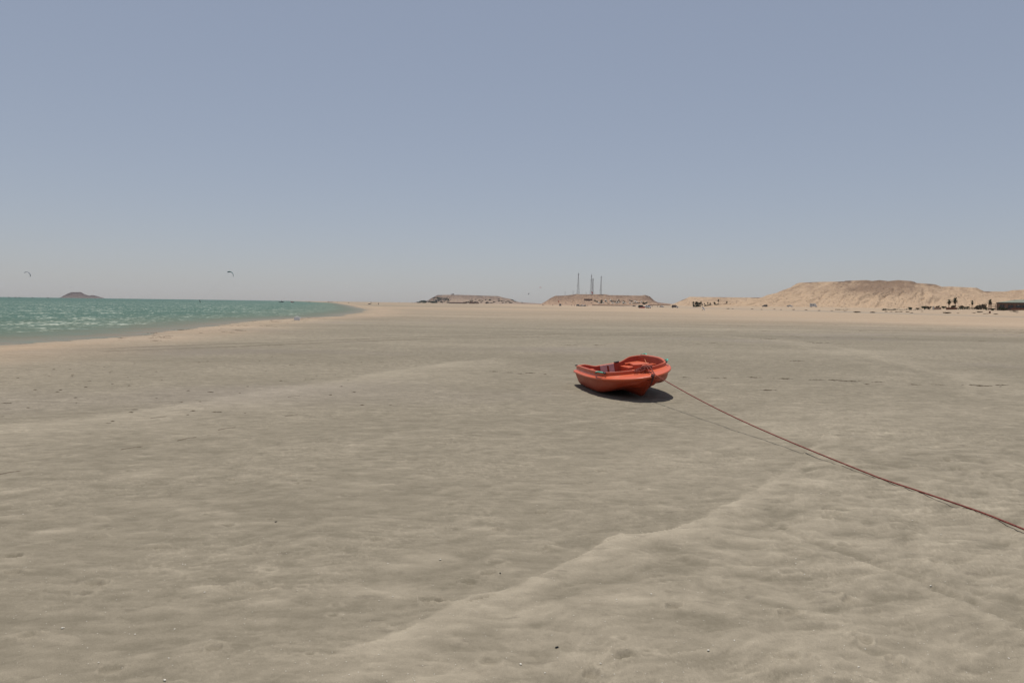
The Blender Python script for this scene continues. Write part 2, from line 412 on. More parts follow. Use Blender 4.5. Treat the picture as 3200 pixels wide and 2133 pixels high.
c = mixc(math_('MULTIPLY', dm.outputs[0], 0.38), c, (0.105,0.088,0.066))  # dark dashes: shadows of ripples and small pits painted into the colour
c = mixc(math_('MULTIPLY', attr('trk'), 0.85), c, (0.075,0.062,0.045))
c = mixc(math_('MULTIPLY', attr('wet'), 0.9), c, WETC)
g_ = math_('ADD', math_('MULTIPLY', math_('SUBTRACT', grain, 0.5), 0.85), 1.0)
mul = n.new('ShaderNodeMix'); mul.data_type = 'RGBA'; mul.blend_type = 'MULTIPLY'; mul.inputs[0].default_value = 1
l.new(c, mul.inputs[6]); cmb = n.new('ShaderNodeCombineColor')
for i in range(3): l.new(g_, cmb.inputs[i])
l.new(cmb.outputs[0], mul.inputs[7]); l.new(mul.outputs[2], b.inputs['Base Color'])
l.new(math_('SUBTRACT', 0.95, math_('MULTIPLY', attr('wet'), 0.6)), b.inputs['Roughness'])
b.inputs['Specular IOR Level'].default_value = 0.15
bp = n.new('ShaderNodeBump'); bp.inputs['Strength'].default_value = 0.5; bp.inputs['Distance'].default_value = 0.006
l.new(math_('ADD', grain2, math_('MULTIPLY', grain, 0.3)), bp.inputs['Height']); l.new(bp.outputs[0], b.inputs['Normal'])
beach = structure(mesh_np('sand_beach', co, quads, m_sand, attrs={'dry': dry, 'warm': warm, 'mauve': mauve, 'wet': wet, 'lane': lane, 'trk': trk}))

# ------------------------------------------------------------------ the sea
waz = np.concatenate([np.linspace(-150, -60, 60, endpoint=False), np.linspace(-60, -44, 60, endpoint=False), np.linspace(-44, 0, 620)])
wr = np.concatenate([np.geomspace(14, 400, 560, endpoint=False), np.geomspace(400, 5200, 60)])
A, RR = np.meshgrid(np.radians(waz), wr)
X, Y = (RR*np.sin(A)).ravel(), (RR*np.cos(A)).ravel()
S = shore_s(X, Y)
off = np.clip(-S, 0, None)                      # metres out from the waterline
q = 0.5
wv = (fbm(X*0.20+0.1*Y, Y*0.55, 3)*0.9 + (1-np.abs(fbm(X*0.5+40, Y*1.1+0.2*X, 3))*2.2)*0.55 + fbm(X*1.3, Y*2.4, 3)*0.35)
amp = 0.03 + 0.09*sstep(0, 22, off)
wz = SEA_Z + 0.01 + amp*(wv-0.15)*(1-0.5*sstep(200, 900, RR.ravel()))
foam = np.clip(0.60+0.5*fbm(X*0.06, Y*0.10, 3) + 0.35*(wv-0.2), 0, 1)*sstep(1.5, 6, off)*(1-0.45*sstep(60, 260, off))
depth = np.clip(1/46*(off + 7*fbm(X*0.05, Y*0.07, 3)*sstep(3, 20, off)), 0, 1)
co = np.stack([X, Y, wz], 1); nr, na = len(wr), len(waz)
I = np.arange(nr*na).reshape(nr, na)
quads = np.stack([I[:-1,:-1], I[:-1,1:], I[1:,1:], I[1:,:-1]], -1).reshape(-1, 4)[:, ::-1]
keep = (S[quads] < 1.2).any(1); quads = quads[keep]
used = np.unique(quads); remap = np.zeros(len(co), np.int64); remap[used] = np.arange(len(used))
m_sea, n, l, b = new_mat('sea_water')
geo = n.new('ShaderNodeNewGeometry'); P = geo.outputs['Position']
rp = n.new('ShaderNodeValToRGB'); els = rp.color_ramp.elements
els[0].position = 0.0; els[0].color = (0.185,0.152,0.112,1); els[1].position = 1.0; els[1].color = (0.050,0.100,0.074,1)
for p_, c_ in ((0.05,(0.135,0.128,0.086)), (0.14,(0.090,0.116,0.076)), (0.40,(0.054,0.102,0.072))):
    e = els.new(p_); e.color = (*c_, 1)
l.new(attr('depth'), rp.inputs[0])
patch = noise(0.06, 3, P)
def smap(sx, sy):
    mp = n.new('ShaderNodeMapping'); mp.inputs['Scale'].default_value = (sx, sy, 1); l.new(P, mp.inputs[0]); return mp.outputs[0]
f1 = noise(1.0, 3, smap(0.8, 0.75), 0.62); f2 = noise(1.0, 2, smap(3.2, 2.4), 0.5)
fo = math_('ADD', math_('MULTIPLY', f1, 0.55), math_('MULTIPLY', f2, 0.45))
fo = math_('ADD', fo, math_('MULTIPLY', math_('SUBTRACT', attr('foam'), 0.5), 0.16))
mr = n.new('ShaderNodeMapRange'); mr.inputs[1].default_value = 0.565; mr.inputs[2].default_value = 0.645; mr.clamp = True; l.new(fo, mr.inputs[0])
fo = math_('MULTIPLY', mr.outputs[0], math_('MULTIPLY', attr('foam'), 1.3), clamp=True)
chop = noise(1.0, 4, smap(0.35, 1.1), 0.65)
base_w = mixc(math_('MULTIPLY', math_('SUBTRACT', chop, 0.38, clamp=True), 1.6), rp.outputs[0], (0.10,0.165,0.14))
cw = mixc(math_('MULTIPLY', fo, 0.58), base_w, (0.50,0.52,0.44))
l.new(cw, b.inputs['Base Color'])
b.inputs['IOR'].default_value = 1.33; b.inputs['Specular IOR Level'].default_value = 0.16
l.new(math_('ADD', math_('MULTIPLY', fo, 0.3), 0.5), b.inputs['Roughness'])
bp = n.new('ShaderNodeBump'); bp.inputs['Strength'].default_value = 0.9; bp.inputs['Distance'].default_value = 0.06
l.new(noise(2.6, 4, P), bp.inputs['Height']); l.new(bp.outputs[0], b.inputs['Normal'])
sea = structure(mesh_np('sea', co[used], remap[quads], m_sea, attrs={'foam': foam[used], 'depth': depth[used]}))

# ------------------------------------------------------------------ hills
def hill_mat(name, sand, rock, cap, gully=1.0, nscale=0.03):
    global n, l
    m, n, l, b = new_mat(name)
    geo = n.new('ShaderNodeNewGeometry'); P = geo.outputs['Position']
    mp = n.new('ShaderNodeMapping'); mp.inputs['Scale'].default_value = (1, 1, 1.6); l.new(P, mp.inputs[0])
    n1 = noise(nscale, 6, mp.outputs[0], 0.65); n2 = noise(nscale*7, 5, mp.outputs[0], 0.7)
    rk = math_('ADD', attr('rock'), math_('MULTIPLY', math_('SUBTRACT', n1, 0.5), 1.1))
    rk = math_('ADD', rk, math_('MULTIPLY', math_('SUBTRACT', n2, 0.5), 2.0), clamp=True)
    c = mixc(rk, sand, rock); c = mixc(attr('cap'), c, cap)
    l.new(c, b.inputs['Base Color']); b.inputs['Roughness'].default_value = 0.95; b.inputs['Specular IOR Level'].default_value = 0.1
    bp = n.new('ShaderNodeBump'); bp.inputs['Strength'].default_value = 0.8; bp.inputs['Distance'].default_value = 1.5
    l.new(n2, bp.inputs['Height']); l.new(bp.outputs[0], b.inputs['Normal'])
    return m
def hill(name, prof, Dc, Db, back, material, nu=500, capdark=1.0, rockiness=0.3, gully=0.12, cliff=0.12, seed=0.0, rockzones=(), label=None):
    """a table hill: prof = crest points read in the photograph, Dc crest distance, Db distance of the slope's foot"""
    P_ = [at(px, Dc, py) for px, py in prof]
    xs = np.array([p.x for p in P_]); hs = np.array([p.z for p in P_])
    u = np.linspace(xs[0], xs[-1], nu); H = np.interp(u, xs, hs)
    Hs = np.maximum(H, 0)
    hmax = hs.max()
    k = np.exp(-np.linspace(-2, 2, 9)**2); k /= k.sum()
    va = np.concatenate([np.linspace(0, 0.8, 46, endpoint=False), np.linspace(0.8, 1.0, 26)])
    vb = np.linspace(1.0, 2.0, 22)[1:]
    rows, rock, capa = [], [], []
    slope_len = Dc-Db; lean = float(np.mean([p.x for p in P_ if p.z > 0.5*hmax]))/Dc
    for v in np.concatenate([va, vb]):
        if v <= 1:
            vv = np.full(nu, v); y = Db + slope_len*v
            wig = fbm(u*6/slope_len+seed, vv*1.2+seed, 4)
            ve = np.clip(vv + gully*wig*np.sin(np.pi*min(v, 1)), 0, 1)
            base = (1-cliff)*(0.55*ve + 0.45*ve**1.9)
            sp = base + cliff*sstep(0.93, 0.985, ve)
            rid = (1-np.abs(fbm(u*24/slope_len+seed+7, vv*2.8, 5, 0.55))*2.4)
            z = -1.5 + (Hs+1.5)*sp + Hs*0.11*rid*np.sin(np.pi*v)*(1 - v*0.3) + 0.022*hmax*fbm(u*60/slope_len, vv*14+seed, 4)*np.sin(np.pi*v)
            if v == 1: z = Hs.copy()
            rock.append(rockiness*(0.2+1.1*sstep(0.3, 0.9, ve)) + 0.9*(rid-0.75)*0.5 + sum(a*np.exp(-((u-at(px, Dc, 900).x)/w)**2)*sstep(0.35, 0.8, ve) for px, w, a in rockzones))
            capa.append(capdark*sstep(0.955, 0.975, ve + 0.03*fbm(u*40/slope_len, vv*0+seed, 3))*sstep(-0.05, 0.30, fbm(u*9/slope_len+seed+3, vv*0+2, 3)))
        else:
            y = Dc + back*(v-1)
            z = Hs*(1 - 0.03*(v-1)) if v < 1.6 else Hs*(1-0.03*(v-1))*(1-sstep(1.6, 2.0, np.array(v))) - 1.5*sstep(1.6, 2.0, np.array(v))
            rock.append(np.full(nu, rockiness)); capa.append(np.full(nu, 0.6*capdark))
        x = u + 0.03*slope_len*fbm(u*5/slope_len, np.full(nu, v*2+seed), 3)*(0 if v == 1 else 1)
        x = x + (y-Dc)*lean; rows.append(np.stack([x, np.full(nu, y), z], 1))
    co = np.concatenate(rows); nr = len(rows)
    I = np.arange(nr*nu).reshape(nr, nu)
    quads = np.stack([I[:-1,:-1], I[:-1,1:], I[1:,1:], I[1:,:-1]], -1).reshape(-1, 4)
    return structure(mesh_np(name, co, quads, material, attrs={'rock': np.concatenate(rock), 'cap': np.concatenate(capa)}))

m_hill_r = hill_mat('hill_sand_right', (0.390,0.280,0.185), (0.190,0.128,0.085), (0.115,0.076,0.055))
m_hill_m = hill_mat('hill_sand_mid', (0.320,0.218,0.148), (0.160,0.104,0.073), (0.10,0.068,0.053), nscale=0.02)
m_hill_l = hill_mat('hill_sand_left', (0.275,0.205,0.152), (0.125,0.088,0.070), (0.075,0.058,0.050), nscale=0.016)
m_isle = hill_mat('island_rock', (0.135,0.108,0.094), (0.080,0.063,0.058), (0.068,0.055,0.053), nscale=0.01)
PROF_R = [(2296,962),(2340,955),(2380,943),(2413,929),(2436,915),(2472,899),(2497,885),(2503,883),(2556,880.6),(2641,879),(2644,877),(2709,875),(2725,877.6),(2748,875),(2776,878),(2807,875),(2849,878),(2865,884),(2918,887.7),(2937,896),(2968,895),(3052,899),(3075,910),(3148,911),(3159,907),(3194,905),(3260,900),(3400,894),(3600,892),(3800,905),(4000,962)]
hill_r = hill('hill', PROF_R, 930, 590, 500, m_hill_r, nu=900, rockiness=0.27, seed=1.7, capdark=0.9, gully=0.16, cliff=0.05,
              rockzones=((2765, 36, 0.65), (2690, 34, 0.3), (2840, 18, 0.4), (2520, 22, 0.12)))
PROF_B = [(2080,957),(2108,948),(2130,938),(2150,929.5),(2155,927),(2230,928),(2330,929.5),(2420,929),(2480,930),(2560,957)]
hill_b = hill('hill', PROF_B, 1350, 1000, 300, m_hill_r, nu=360, rockiness=0.10, seed=8.1, capdark=1.0, cliff=0.05, rockzones=((2250, 40, 0.3),))
PROF_M = [(1684,952),(1696,947),(1721,931),(1735,924),(1766,923),(1794,920),(1798,918.5),(1812,919.3),(1892,919.4),(1903,921.8),(2001,923.5),(2006,923),(2015.6,921.3),(2030,925.7),(2037,932),(2046,940),(2057,945),(2100,949.5),(2130,953)]
hill_m = hill('hill', PROF_M, 1500, 1330, 260, m_hill_m, nu=520, rockiness=0.48, seed=3.3, capdark=0.8, cliff=0.07, gully=0.2, rockzones=((1760, 45, 0.25), (2035, 18, 0.5)))
PROF_L = [(1292,946),(1300,944.5),(1316,941),(1337,939),(1351,930),(1367.5,921.6),(1400,921),(1437,921),(1494,923),(1557,924.8),(1574,930),(1592,933),(1610,941),(1628,944.5),(1664,946.5),(1700,949)]
hill_l = hill('hill', PROF_L, 2250, 2020, 350, m_hill_l, nu=480, rockiness=0.42, seed=5.9, capdark=0.9, cliff=0.07, gully=0.22, rockzones=((1330, 60, 0.5), (1520, 50, 0.25)))
PROF_I = [(186,929.5),(190,928.8),(211,917.5),(224.4,912.6),(253.3,912.6),(265,919.5),(279,923.7),(290.7,922),(302.6,924.5),(316,928.8),(327,931.5)]
isle = hill('island', PROF_I, 3600, 3450, 200, m_isle, nu=220, rockiness=0.55, seed=2.2, capdark=0.5, cliff=0.12)

# air full of dust: closed box round everything
hz_m = bpy.data.materials.new('dusty_air'); hz_m.use_nodes = True; hn = hz_m.node_tree.nodes
hn.remove(hn['Principled BSDF']); pv = hn.new('ShaderNodeVolumePrincipled')
pv.inputs['Color'].default_value = (0.72, 0.82, 0.97, 1); pv.inputs['Density'].default_value = 3.0e-5; pv.inputs['Anisotropy'].default_value = 0.2
hz_m.node_tree.links.new(pv.outputs[0], hn['Material Output'].inputs['Volume'])
haze = stuff(MB().box((0, 0, 48), (10900, 10900, 104)).build('haze', hz_m))
# ------------------------------------------------------------------ the orange boat
def plastic(name, col, rough, fade=(0.56,0.19,0.12)):
    global n, l
    m, n, l, b = new_mat(name)
    tc = n.new('ShaderNodeTexCoord'); V = tc.outputs['Object']
    a = noise(2.2, 4, V); g = noise(38, 4, V, 0.7); sc = noise(120, 2, V)
    c = mixc(math_('MULTIPLY', math_('SUBTRACT', a, 0.30, clamp=True), 0.9), col, tuple(0.55*x+0.45*y for x, y in zip(col, fade)))
    c = mixc(math_('MULTIPLY', math_('SUBTRACT', g, 0.55, clamp=True), 1.2), c, tuple(x*0.62 for x in col))
    du = noise(5.5, 6, V, 0.72); dm = n.new('ShaderNodeMapRange'); dm.inputs[1].default_value = 0.50; dm.inputs[2].default_value = 0.78; l.new(du, dm.inputs[0])
    c = mixc(math_('MULTIPLY', dm.outputs[0], 0.28), c, (0.32,0.19,0.13))      # dried salt and sand dust
    l.new(c, b.inputs['Base Color'])
    l.new(math_('ADD', math_('MULTIPLY', g, 0.25), math_('ADD', math_('MULTIPLY', dm.outputs[0], 0.3), rough)), b.inputs['Roughness'])
    b.inputs['Specular IOR Level'].default_value = 0.42
    bp = n.new('ShaderNodeBump'); bp.inputs['Strength'].default_value = 0.25; bp.inputs['Distance'].default_value = 0.002
    l.new(sc, bp.inputs['Height']); l.new(bp.outputs[0], b.inputs['Normal'])
    return m
m_hull = plastic('hull_plastic', (0.34,0.036,0.009), 0.34)  # red set darker than the deck: the hull's shade is in its base colour
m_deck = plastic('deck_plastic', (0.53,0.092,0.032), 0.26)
m_board = mat('weathered_white_board', (0.50,0.44,0.44), 0.8, 0.15, 9)
m_stain = mat('rust_stain', (0.20,0.06,0.035), 0.9, 0.4, 30)
m_black = mat('black_rubber', (0.025,0.025,0.028), 0.6, 0.3, 20)
m_green = mat('green_hose', (0.10,0.46,0.33), 0.45, 0.12, 15)
m_rope = mat('red_rope', (0.19,0.050,0.038), 0.85, 0.45, 60, bump=0.4)
m_cord = mat('orange_cord', (0.55,0.20,0.10), 0.8, 0.3, 60)
m_dkrope = mat('dark_rope', (0.085,0.035,0.030), 0.9, 0.5, 60)

BL, BWD = 2.60, 0.768
def halfw(x):
    if x < 1.0: return BWD*(0.955 + 0.045*math.sin(math.pi/2*x))
    t = min(1.0, (x-1.0)/(BL-1.0)); return BWD*(1-t**2.33)**(1/1.96)
def zrail(x): s = x/BL; return 0.422 - 0.033*max(0, (s-0.35)/0.65)**2
def lerp(a, b, t): return a+(b-a)*t
def ss(a, b, x): t = min(1, max(0, (x-a)/(b-a))); return t*t*(3-2*t)
def catmull(P, k):
    out = []
    for i in range(len(P)-1):
        p0, p1, p2, p3 = P[max(i-1, 0)], P[i], P[i+1], P[min(i+2, len(P)-1)]
        for j in range(k):
            t = j/k
            out.append(tuple(0.5*(2*b+(c-a)*t+(2*a-5*b+4*c-d)*t*t+(3*b-a-3*c+d)*t**3) for a, b, c, d in zip(p0, p1, p2, p3)))
    out.append(tuple(P[-1])); return out
def hull_section(x):
    s = x/BL; w = halfw(x); zr = zrail(x)+0.004
    zk = (zr-0.05)*max(0, (s-0.80)/0.20)**1.35
    zt = min(zr-0.02, max(0.112 + 0.10*ss(0.62, 0.97, s), zk+0.012))
    zs = min(zr-0.03, max(0.089 + 0.19*ss(0.50, 0.97, s)**1.3, zk+0.01))
    P = [(0, zk), (0.05, zk+0.006), (0.18, lerp(zk, zt, 0.55)), (0.37, zt), (0.50, lerp(zt, zs, 0.5)), (0.62, zs),
         (0.78, zs+0.004), (0.885, zs+0.05), (0.935, lerp(zs, zr, 0.5)), (0.975, zr-0.03), (0.99, zr)]
    return [(f*w, z) for f, z in catmull(P, 4)]
boat = thing('rowing_boat', 'orange red plastic boat lying tilted on the sand with its bow rope stretched out', 'boat')
mb = MB(); xs_ = [BL*(1-(1-i/44)**1.6) for i in range(45)]
secs = [hull_section(min(x, BL-0.004)) for x in xs_]; ns = len(secs[0])
vs = []
for x, sec in zip(xs_, secs):
    vs += [(x, -y, z) for y, z in reversed(sec)] + [(x, y, z) for y, z in sec[1:]]
w_ = 2*ns-1
fs = [(i*w_+k, i*w_+k+1, (i+1)*w_+k+1, (i+1)*w_+k) for i in range(len(xs_)-1) for k in range(w_-1)]
fs.append(tuple(range(w_)))
mb.add(vs, fs); hull = mb.build('hull', m_hull, boat, smooth=True)

# plan loop of the rail: along starboard (y<0) to the bow, back along port, across the transom
loop = []
for i in range(61): x = BL*(1-(1-i/60)**1.7); loop.append((x, -halfw(min(x, BL-1e-4))))
loop[-1] = (BL, 0.0)
loop = loop + [(x, -y) for x, y in reversed(loop[:-1])] + [(0, y) for y in np.linspace(halfw(0), -halfw(0), 16)[1:-1]]
for _ in range(3):     # round the two stern corners a little
    L2 = []
    for i in range(len(loop)):
        a, b_, c = loop[i-1], loop[i], loop[(i+1) % len(loop)]
        if b_[0] < 0.12: L2.append(((a[0]+2*b_[0]+c[0])/4, (a[1]+2*b_[1]+c[1])/4))
        else: L2.append(b_)
    loop = L2
# resample evenly
pts = [Vector((*p, 0)) for p in loop]; seg = [(pts[(i+1) % len(pts)]-pts[i]).length for i in range(len(pts))]
cum = np.concatenate([[0], np.cumsum(seg)]); NL = 220
lx = np.interp(np.linspace(0, cum[-1], NL, endpoint=False), cum, [p.x for p in pts]+[pts[0].x])
ly = np.interp(np.linspace(0, cum[-1], NL, endpoint=False), cum, [p.y for p in pts]+[pts[0].y])
for _ in range(2):
    lx = (np.roll(lx, 1)+2*lx+np.roll(lx, -1))/4; ly = (np.roll(ly, 1)+2*ly+np.roll(ly, -1))/4
tx, ty = np.roll(lx, -1)-np.roll(lx, 1), np.roll(ly, -1)-np.roll(ly, 1); tl = np.hypot(tx, ty)
nx_, ny_ = -ty/tl, tx/tl           # inward normal (loop runs counter-clockwise seen from above)
def rim_shape(x, y):
    """deck width d, rim height hr above the rail"""
    bow = ss(1.87, 2.54, x); stern = 1-ss(0.02, 0.5, x)
    d = lerp(0.046, 0.43, bow)
    hr = lerp(0.14, 0.107, ss(1.2, 2.4, x)) - 0.03*stern
    if x < 0.3: hr = lerp(hr, 0.028, 1-ss(0.226, 0.546, abs(y)))
    return d, hr
def sweep(profile, name, material, closed_bottom=False, parent=boat, sm=True):
    """profile(x,y) -> list of (inset, z); one ring of vertices per profile point"""
    profs = [profile(lx[i], ly[i]) for i in range(NL)]; m_ = len(profs[0]); vs, fs = [], []
    for i in range(NL):
        for (ins, z) in profs[i]:
            vs.append((lx[i]+nx_[i]*ins, ly[i]+ny_[i]*ins, z))
    for i in range(NL):
        j = (i+1) % NL
        for k in range(m_-1): fs.append((i*m_+k, j*m_+k, j*m_+k+1, i*m_+k+1))
    if closed_bottom: fs.append(tuple(i*m_+m_-1 for i in range(NL)))
    return MB().add(vs, fs).build(name, material, parent, smooth=sm)
def p_rail(x, y):
    z = zrail(x); r = 0.024
    return [(0.012, z-0.036)] + [(-0.012-r*math.sin(a)*1.15, z-r*math.cos(a)) for a in np.linspace(0, math.pi, 8)] + [(0.03, z+0.022)]
sweep(p_rail, 'rub_rail', m_deck)
def p_deck(x, y):
    z = zrail(x); d, hr = rim_shape(x, y); bow = ss(1.7, 2.35, x); lip = min(0.062, hr*0.6)
    zt = z+hr; h = hr-lip-0.018; q = 0.012
    side = [(0, 0), (0.25, 0.10), (0.50, 0.45), (0.72, 0.78), (0.95, 1.0)]
    fore = [(0, 0), (0.10, 0.12), (0.34, 0.48), (0.62, 0.66), (0.90, 0.86)]
    pr_ = [(lerp(a[0], c[0], bow)*(d-0.004), z+0.018+lerp(a[1], c[1], bow)*h) for a, c in zip(side, fore)]
    return pr_ + [(d-q+0.004*bow, z+hr-lip), (d-q, z+hr-lip+0.012), (d-q, zt-0.016), (d-q+0.006, zt-0.004), (d+0.010, zt), (d+0.024, zt-0.005), (d+0.030, zt-0.018)]
sweep(p_deck, 'gunwale', m_deck)
SOLE = 0.155
def sole(x): return 0.165 + 0.165*ss(1.15, 2.1, x)
def p_in(x, y):
    z = zrail(x); d, hr = rim_shape(x, y); zt = z+hr
    bow = ss(1.9, 2.5, x)
    return [(d+0.033, zt-0.015), (d+0.04, zt-0.06), (d+0.05, lerp(zt, sole(x), 0.55)), (d+0.07, sole(x)+0.04), (d+0.10, sole(x)+0.006), (d+0.12, sole(x)-0.004)]
sweep(p_in, 'cockpit', m_hull)
fx = np.linspace(0.06, 2.16, 24); fl = MB(); vs = []
for x in fx:
    w = max(0.02, halfw(x)-rim_shape(x, 0.7)[0]-0.085 if x < 1.9 else min(halfw(x), 0.62*math.sqrt(max(0, 1-((x-1.7)/0.5)**2))))
    vs += [(x, w*u_, sole(x)+0.003) for u_ in np.linspace(-1, 1, 9)]
fl.add(vs, [(i*9+k, i*9+k+1, (i+1)*9+k+1, (i+1)*9+k) for i in range(23) for k in range(8)]).build('sole', m_hull, boat, smooth=True)
def seat(name, poly, z0, z1):
    """solid moulded seat: plan polygon between z0 and z1 with a rounded edge"""
    nn = len(poly); cx = sum(p[0] for p in poly)/nn; cy = sum(p[1] for p in poly)/nn
    sh = lambda k: [(cx+(x-cx)*k, cy+(y-cy)*k) for x, y in poly]
    base_ = [(x, max(-0.57, min(0.57, y))) for x, y in poly]
    rings = [(base_, z0), (sh(1.0), z1-0.014), (sh(0.985), z1-0.004), (sh(0.965), z1)]
    vs = [(x, y, z) for ring, z in rings for x, y in ring]; fs = []
    for r_ in range(3):
        for k in range(nn): fs.append((r_*nn+k, r_*nn+(k+1) % nn, (r_+1)*nn+(k+1) % nn, (r_+1)*nn+k))
    fs.append(tuple(3*nn+k for k in range(nn))); fs.append(tuple(range(nn))[::-1])
    return MB().add(vs, fs).build(name, m_deck, boat, smooth=True)
ZS = 0.415
seat('stern_seat', [(0.09,0.36),(0.22,0.34),(0.25,0.42),(0.62,0.38),(0.74,0.46),(0.80,0.69),(0.09,0.67)], SOLE-0.01, ZS)
seat('stern_seat', [(0.09,-0.67),(0.74,-0.69),(0.70,-0.50),(0.30,-0.44),(0.24,-0.34),(0.09,-0.36)], SOLE-0.01, ZS)
seat('side_ledge', [(0.10,0.25),(0.60,0.27),(0.60,0.40),(0.10,0.37)], SOLE-0.01, ZS-0.045)
seat('side_ledge', [(0.62,0.33),(1.06,0.33),(1.06,0.45),(0.62,0.45)], SOLE-0.01, ZS-0.10)
seat('side_ledge', [(0.40,-0.45),(1.06,-0.45),(1.06,-0.33),(0.40,-0.33)], SOLE-0.01, ZS-0.10)
for sy in (1, -1):
    for x, w2 in ((1.03, 0.44), (1.17, 0.50)):
        seat('oarlock_block', [(x-0.05,sy*w2),(x+0.045,sy*w2),(x+0.045,sy*0.69),(x-0.05,sy*0.69)][::sy], SOLE-0.01, ZS+0.01)
# motor board on the inside of the transom, its bolts and rust streak
BX = 0.118
pad = MB().box((BX, -0.035, 0.30), (0.022, 0.30, 0.29)).build('motor_board', m_board, boat)
pad['label'] = 'weathered pale board with a rusty slot fixed inside the transom'
MB().box((BX+0.013, -0.02, 0.31), (0.006, 0.04, 0.19)).build('rust_slot', m_stain, pad)
for yy, zz in ((-0.02, 0.41), (-0.03, 0.215)):
    MB().blob((BX+0.014, yy, zz), (0.012, 0.02, 0.02), 2, 8, 5, 0.1).build('bolt', m_stain, pad, smooth=True)
MB().box((0.06, 0.20, zrail(0)+0.040), (0.07, 0.10, 0.02)).build('clamp_pad', m_black, boat)
MB().box((0.10, -0.69, zrail(0)+0.118), (0.05, 0.05, 0.018)).build('clamp_pad', m_black, boat)
def deck_pt(x, y, up=0.0):
    i = int(np.argmin((lx-x)**2+(ly-y)**2)); d, hr = rim_shape(lx[i], ly[i])
    return Vector((lx[i]+nx_[i]*(d+0.01), ly[i]+ny_[i]*(d+0.01), zrail(lx[i])+hr+up)), Vector((-nx_[i], -ny_[i], 0)), Vector((tx[i]/tl[i], ty[i]/tl[i], 0))
def grab(x, y, span=0.17):
    c, out, t = deck_pt(x, y, -0.02)
    c = c + out*0.012
    pth = [c + t*(span*u) + out*(0.055*(1-u*u)) + Vector((0, 0, 0.028*(1-u*u)+0.0)) for u in np.linspace(-0.8, 0.8, 9)]
    h = MB().tube(pth, 0.0135, 8).build('grab_handle', m_green, boat, smooth=True)
    for sgn in (-1, 1):
        e = c + t*(span*0.95*sgn) + out*0.004
        MB().tube([pth[0 if sgn < 0 else -1], (pth[0 if sgn < 0 else -1]+e)/2+Vector((0,0,0.012)), e], 0.009, 6).blob(e, (0.024,0.024,0.02), 3, 6, 4, 0.2).build('knot', m_black, h, smooth=True)
    return c
grab(1.80, -0.68); ga = grab(0.36, 0.75, 0.13); gb = grab(1.78, 0.69, 0.13)
pl = [ga.lerp(gb, t) + Vector((0, -0.08*math.sin(math.pi*t), 0.02-0.20*math.sin(math.pi*t)**0.9)) for t in np.linspace(0, 1, 17)]
MB().tube(pl, 0.0065, 6).blob(pl[9], (0.02,0.025,0.02), 5, 6, 4, 0.3).build('grab_line', m_cord, boat, smooth=True)
MB().tube([gb+Vector((0.05,-0.03,0.02)), gb+Vector((0.06,-0.08,-0.10)), gb+Vector((0.03,-0.09,-0.22))], 0.006, 6).build('grab_line', m_dkrope, boat, smooth=True)
for (x, y) in ((0.02, 0.60), (0.02, -0.60), (0.06, -0.74)):
    c, out, t = deck_pt(x, y, -0.05)
    MB().blob(c-out*0.02, (0.012,0.012,0.012), 2, 6, 4, 0.2).build('drain_plug', m_black, boat, smooth=True)
# bow eye with its dark lashing
eye = Vector((BL+0.022, 0.075, zrail(BL)+0.01))
MB().tube([eye+Vector((-0.04,0.0,0.035)), eye+Vector((0.02,0.0,0.0)), eye+Vector((0.0,-0.01,-0.05)), eye+Vector((-0.055,-0.035,-0.14)), eye+Vector((-0.11,-0.06,-0.20))], [0.014,0.022,0.018,0.010,0.005], 8)\
    .blob(eye+Vector((0.0,0,0.012)), (0.025,0.035,0.025), 4, 8, 5, 0.25).build('bow_lashing', m_dkrope, boat, smooth=True)
HEEL, TRIM = R(9.42), R(-1.07)
yaw = math.atan2(-1.0, 0.1457)
boat.rotation_mode = 'QUATERNION'
boat.rotation_quaternion = (Matrix.Rotation(yaw, 3, 'Z') @ Matrix.Rotation(TRIM, 3, 'Y') @ Matrix.Rotation(HEEL, 3, 'X')).to_quaternion()
BOAT_LOC = Vector((2.1134, 14.608, -0.006)); boat.location = BOAT_LOC
BM = Matrix.Translation(BOAT_LOC) @ boat.rotation_quaternion.to_matrix().to_4x4()

# mooring rope: a coil heaped on the foredeck, then a long stretch to the lower right, out of the picture
def strands(path, r, pitch, per=7, nstr=3, sides=5):
    """three-strand laid rope along a path"""
    P_ = [Vector(p) for p in path]; d = [0.0]
    for a, b_ in zip(P_[:-1], P_[1:]): d.append(d[-1]+(b_-a).length)
    N = int(d[-1]/pitch*per); mb = MB()
    px_ = [np.interp(np.linspace(0, d[-1], N), d, [p[i] for p in P_]) for i in range(3)]
    C = [Vector((px_[0][i], px_[1][i], px_[2][i])) for i in range(N)]
    for k in range(nstr):
        out = []
        for i in range(N):
            t = (C[min(i+1, N-1)]-C[max(i-1, 0)]).normalized(); a = t.cross(Vector((0,0,1))).normalized(); b_ = t.cross(a)
            w = 2*math.pi*(i/per + k/nstr); out.append(C[i]+(a*math.cos(w)+b_*math.sin(w))*r*0.5)
        mb.tube(out, r*0.56, sides)
    return mb
c0 = BM @ Vector((2.40, -0.06, 0.0)); coil_c = Vector((2.21, 0.11, zrail(2.6)+0.095))
rope = thing('mooring_rope', 'long red brown rope running from the orange boat to the lower right corner', 'rope', BM @ coil_c)
inv = Matrix.Translation(-(BM @ coil_c))
rc = random.Random(5); path = []
for i in range(150):
    w = i*0.32; rad = 0.062 + 0.024*math.sin(i*0.37)+0.02*rc.uniform(-1, 1)
    path.append(BM @ (coil_c + Vector((0.75*rad*math.cos(w)+0.015*math.sin(i*.11), 1.05*rad*math.sin(w)-0.02*math.cos(i*.07), 0.012+0.045*abs(math.sin(i*0.21))+0.012*rc.uniform(-1, 1)))))
path = [Vector(p) for p in catmull([tuple(p) for p in path], 3)]
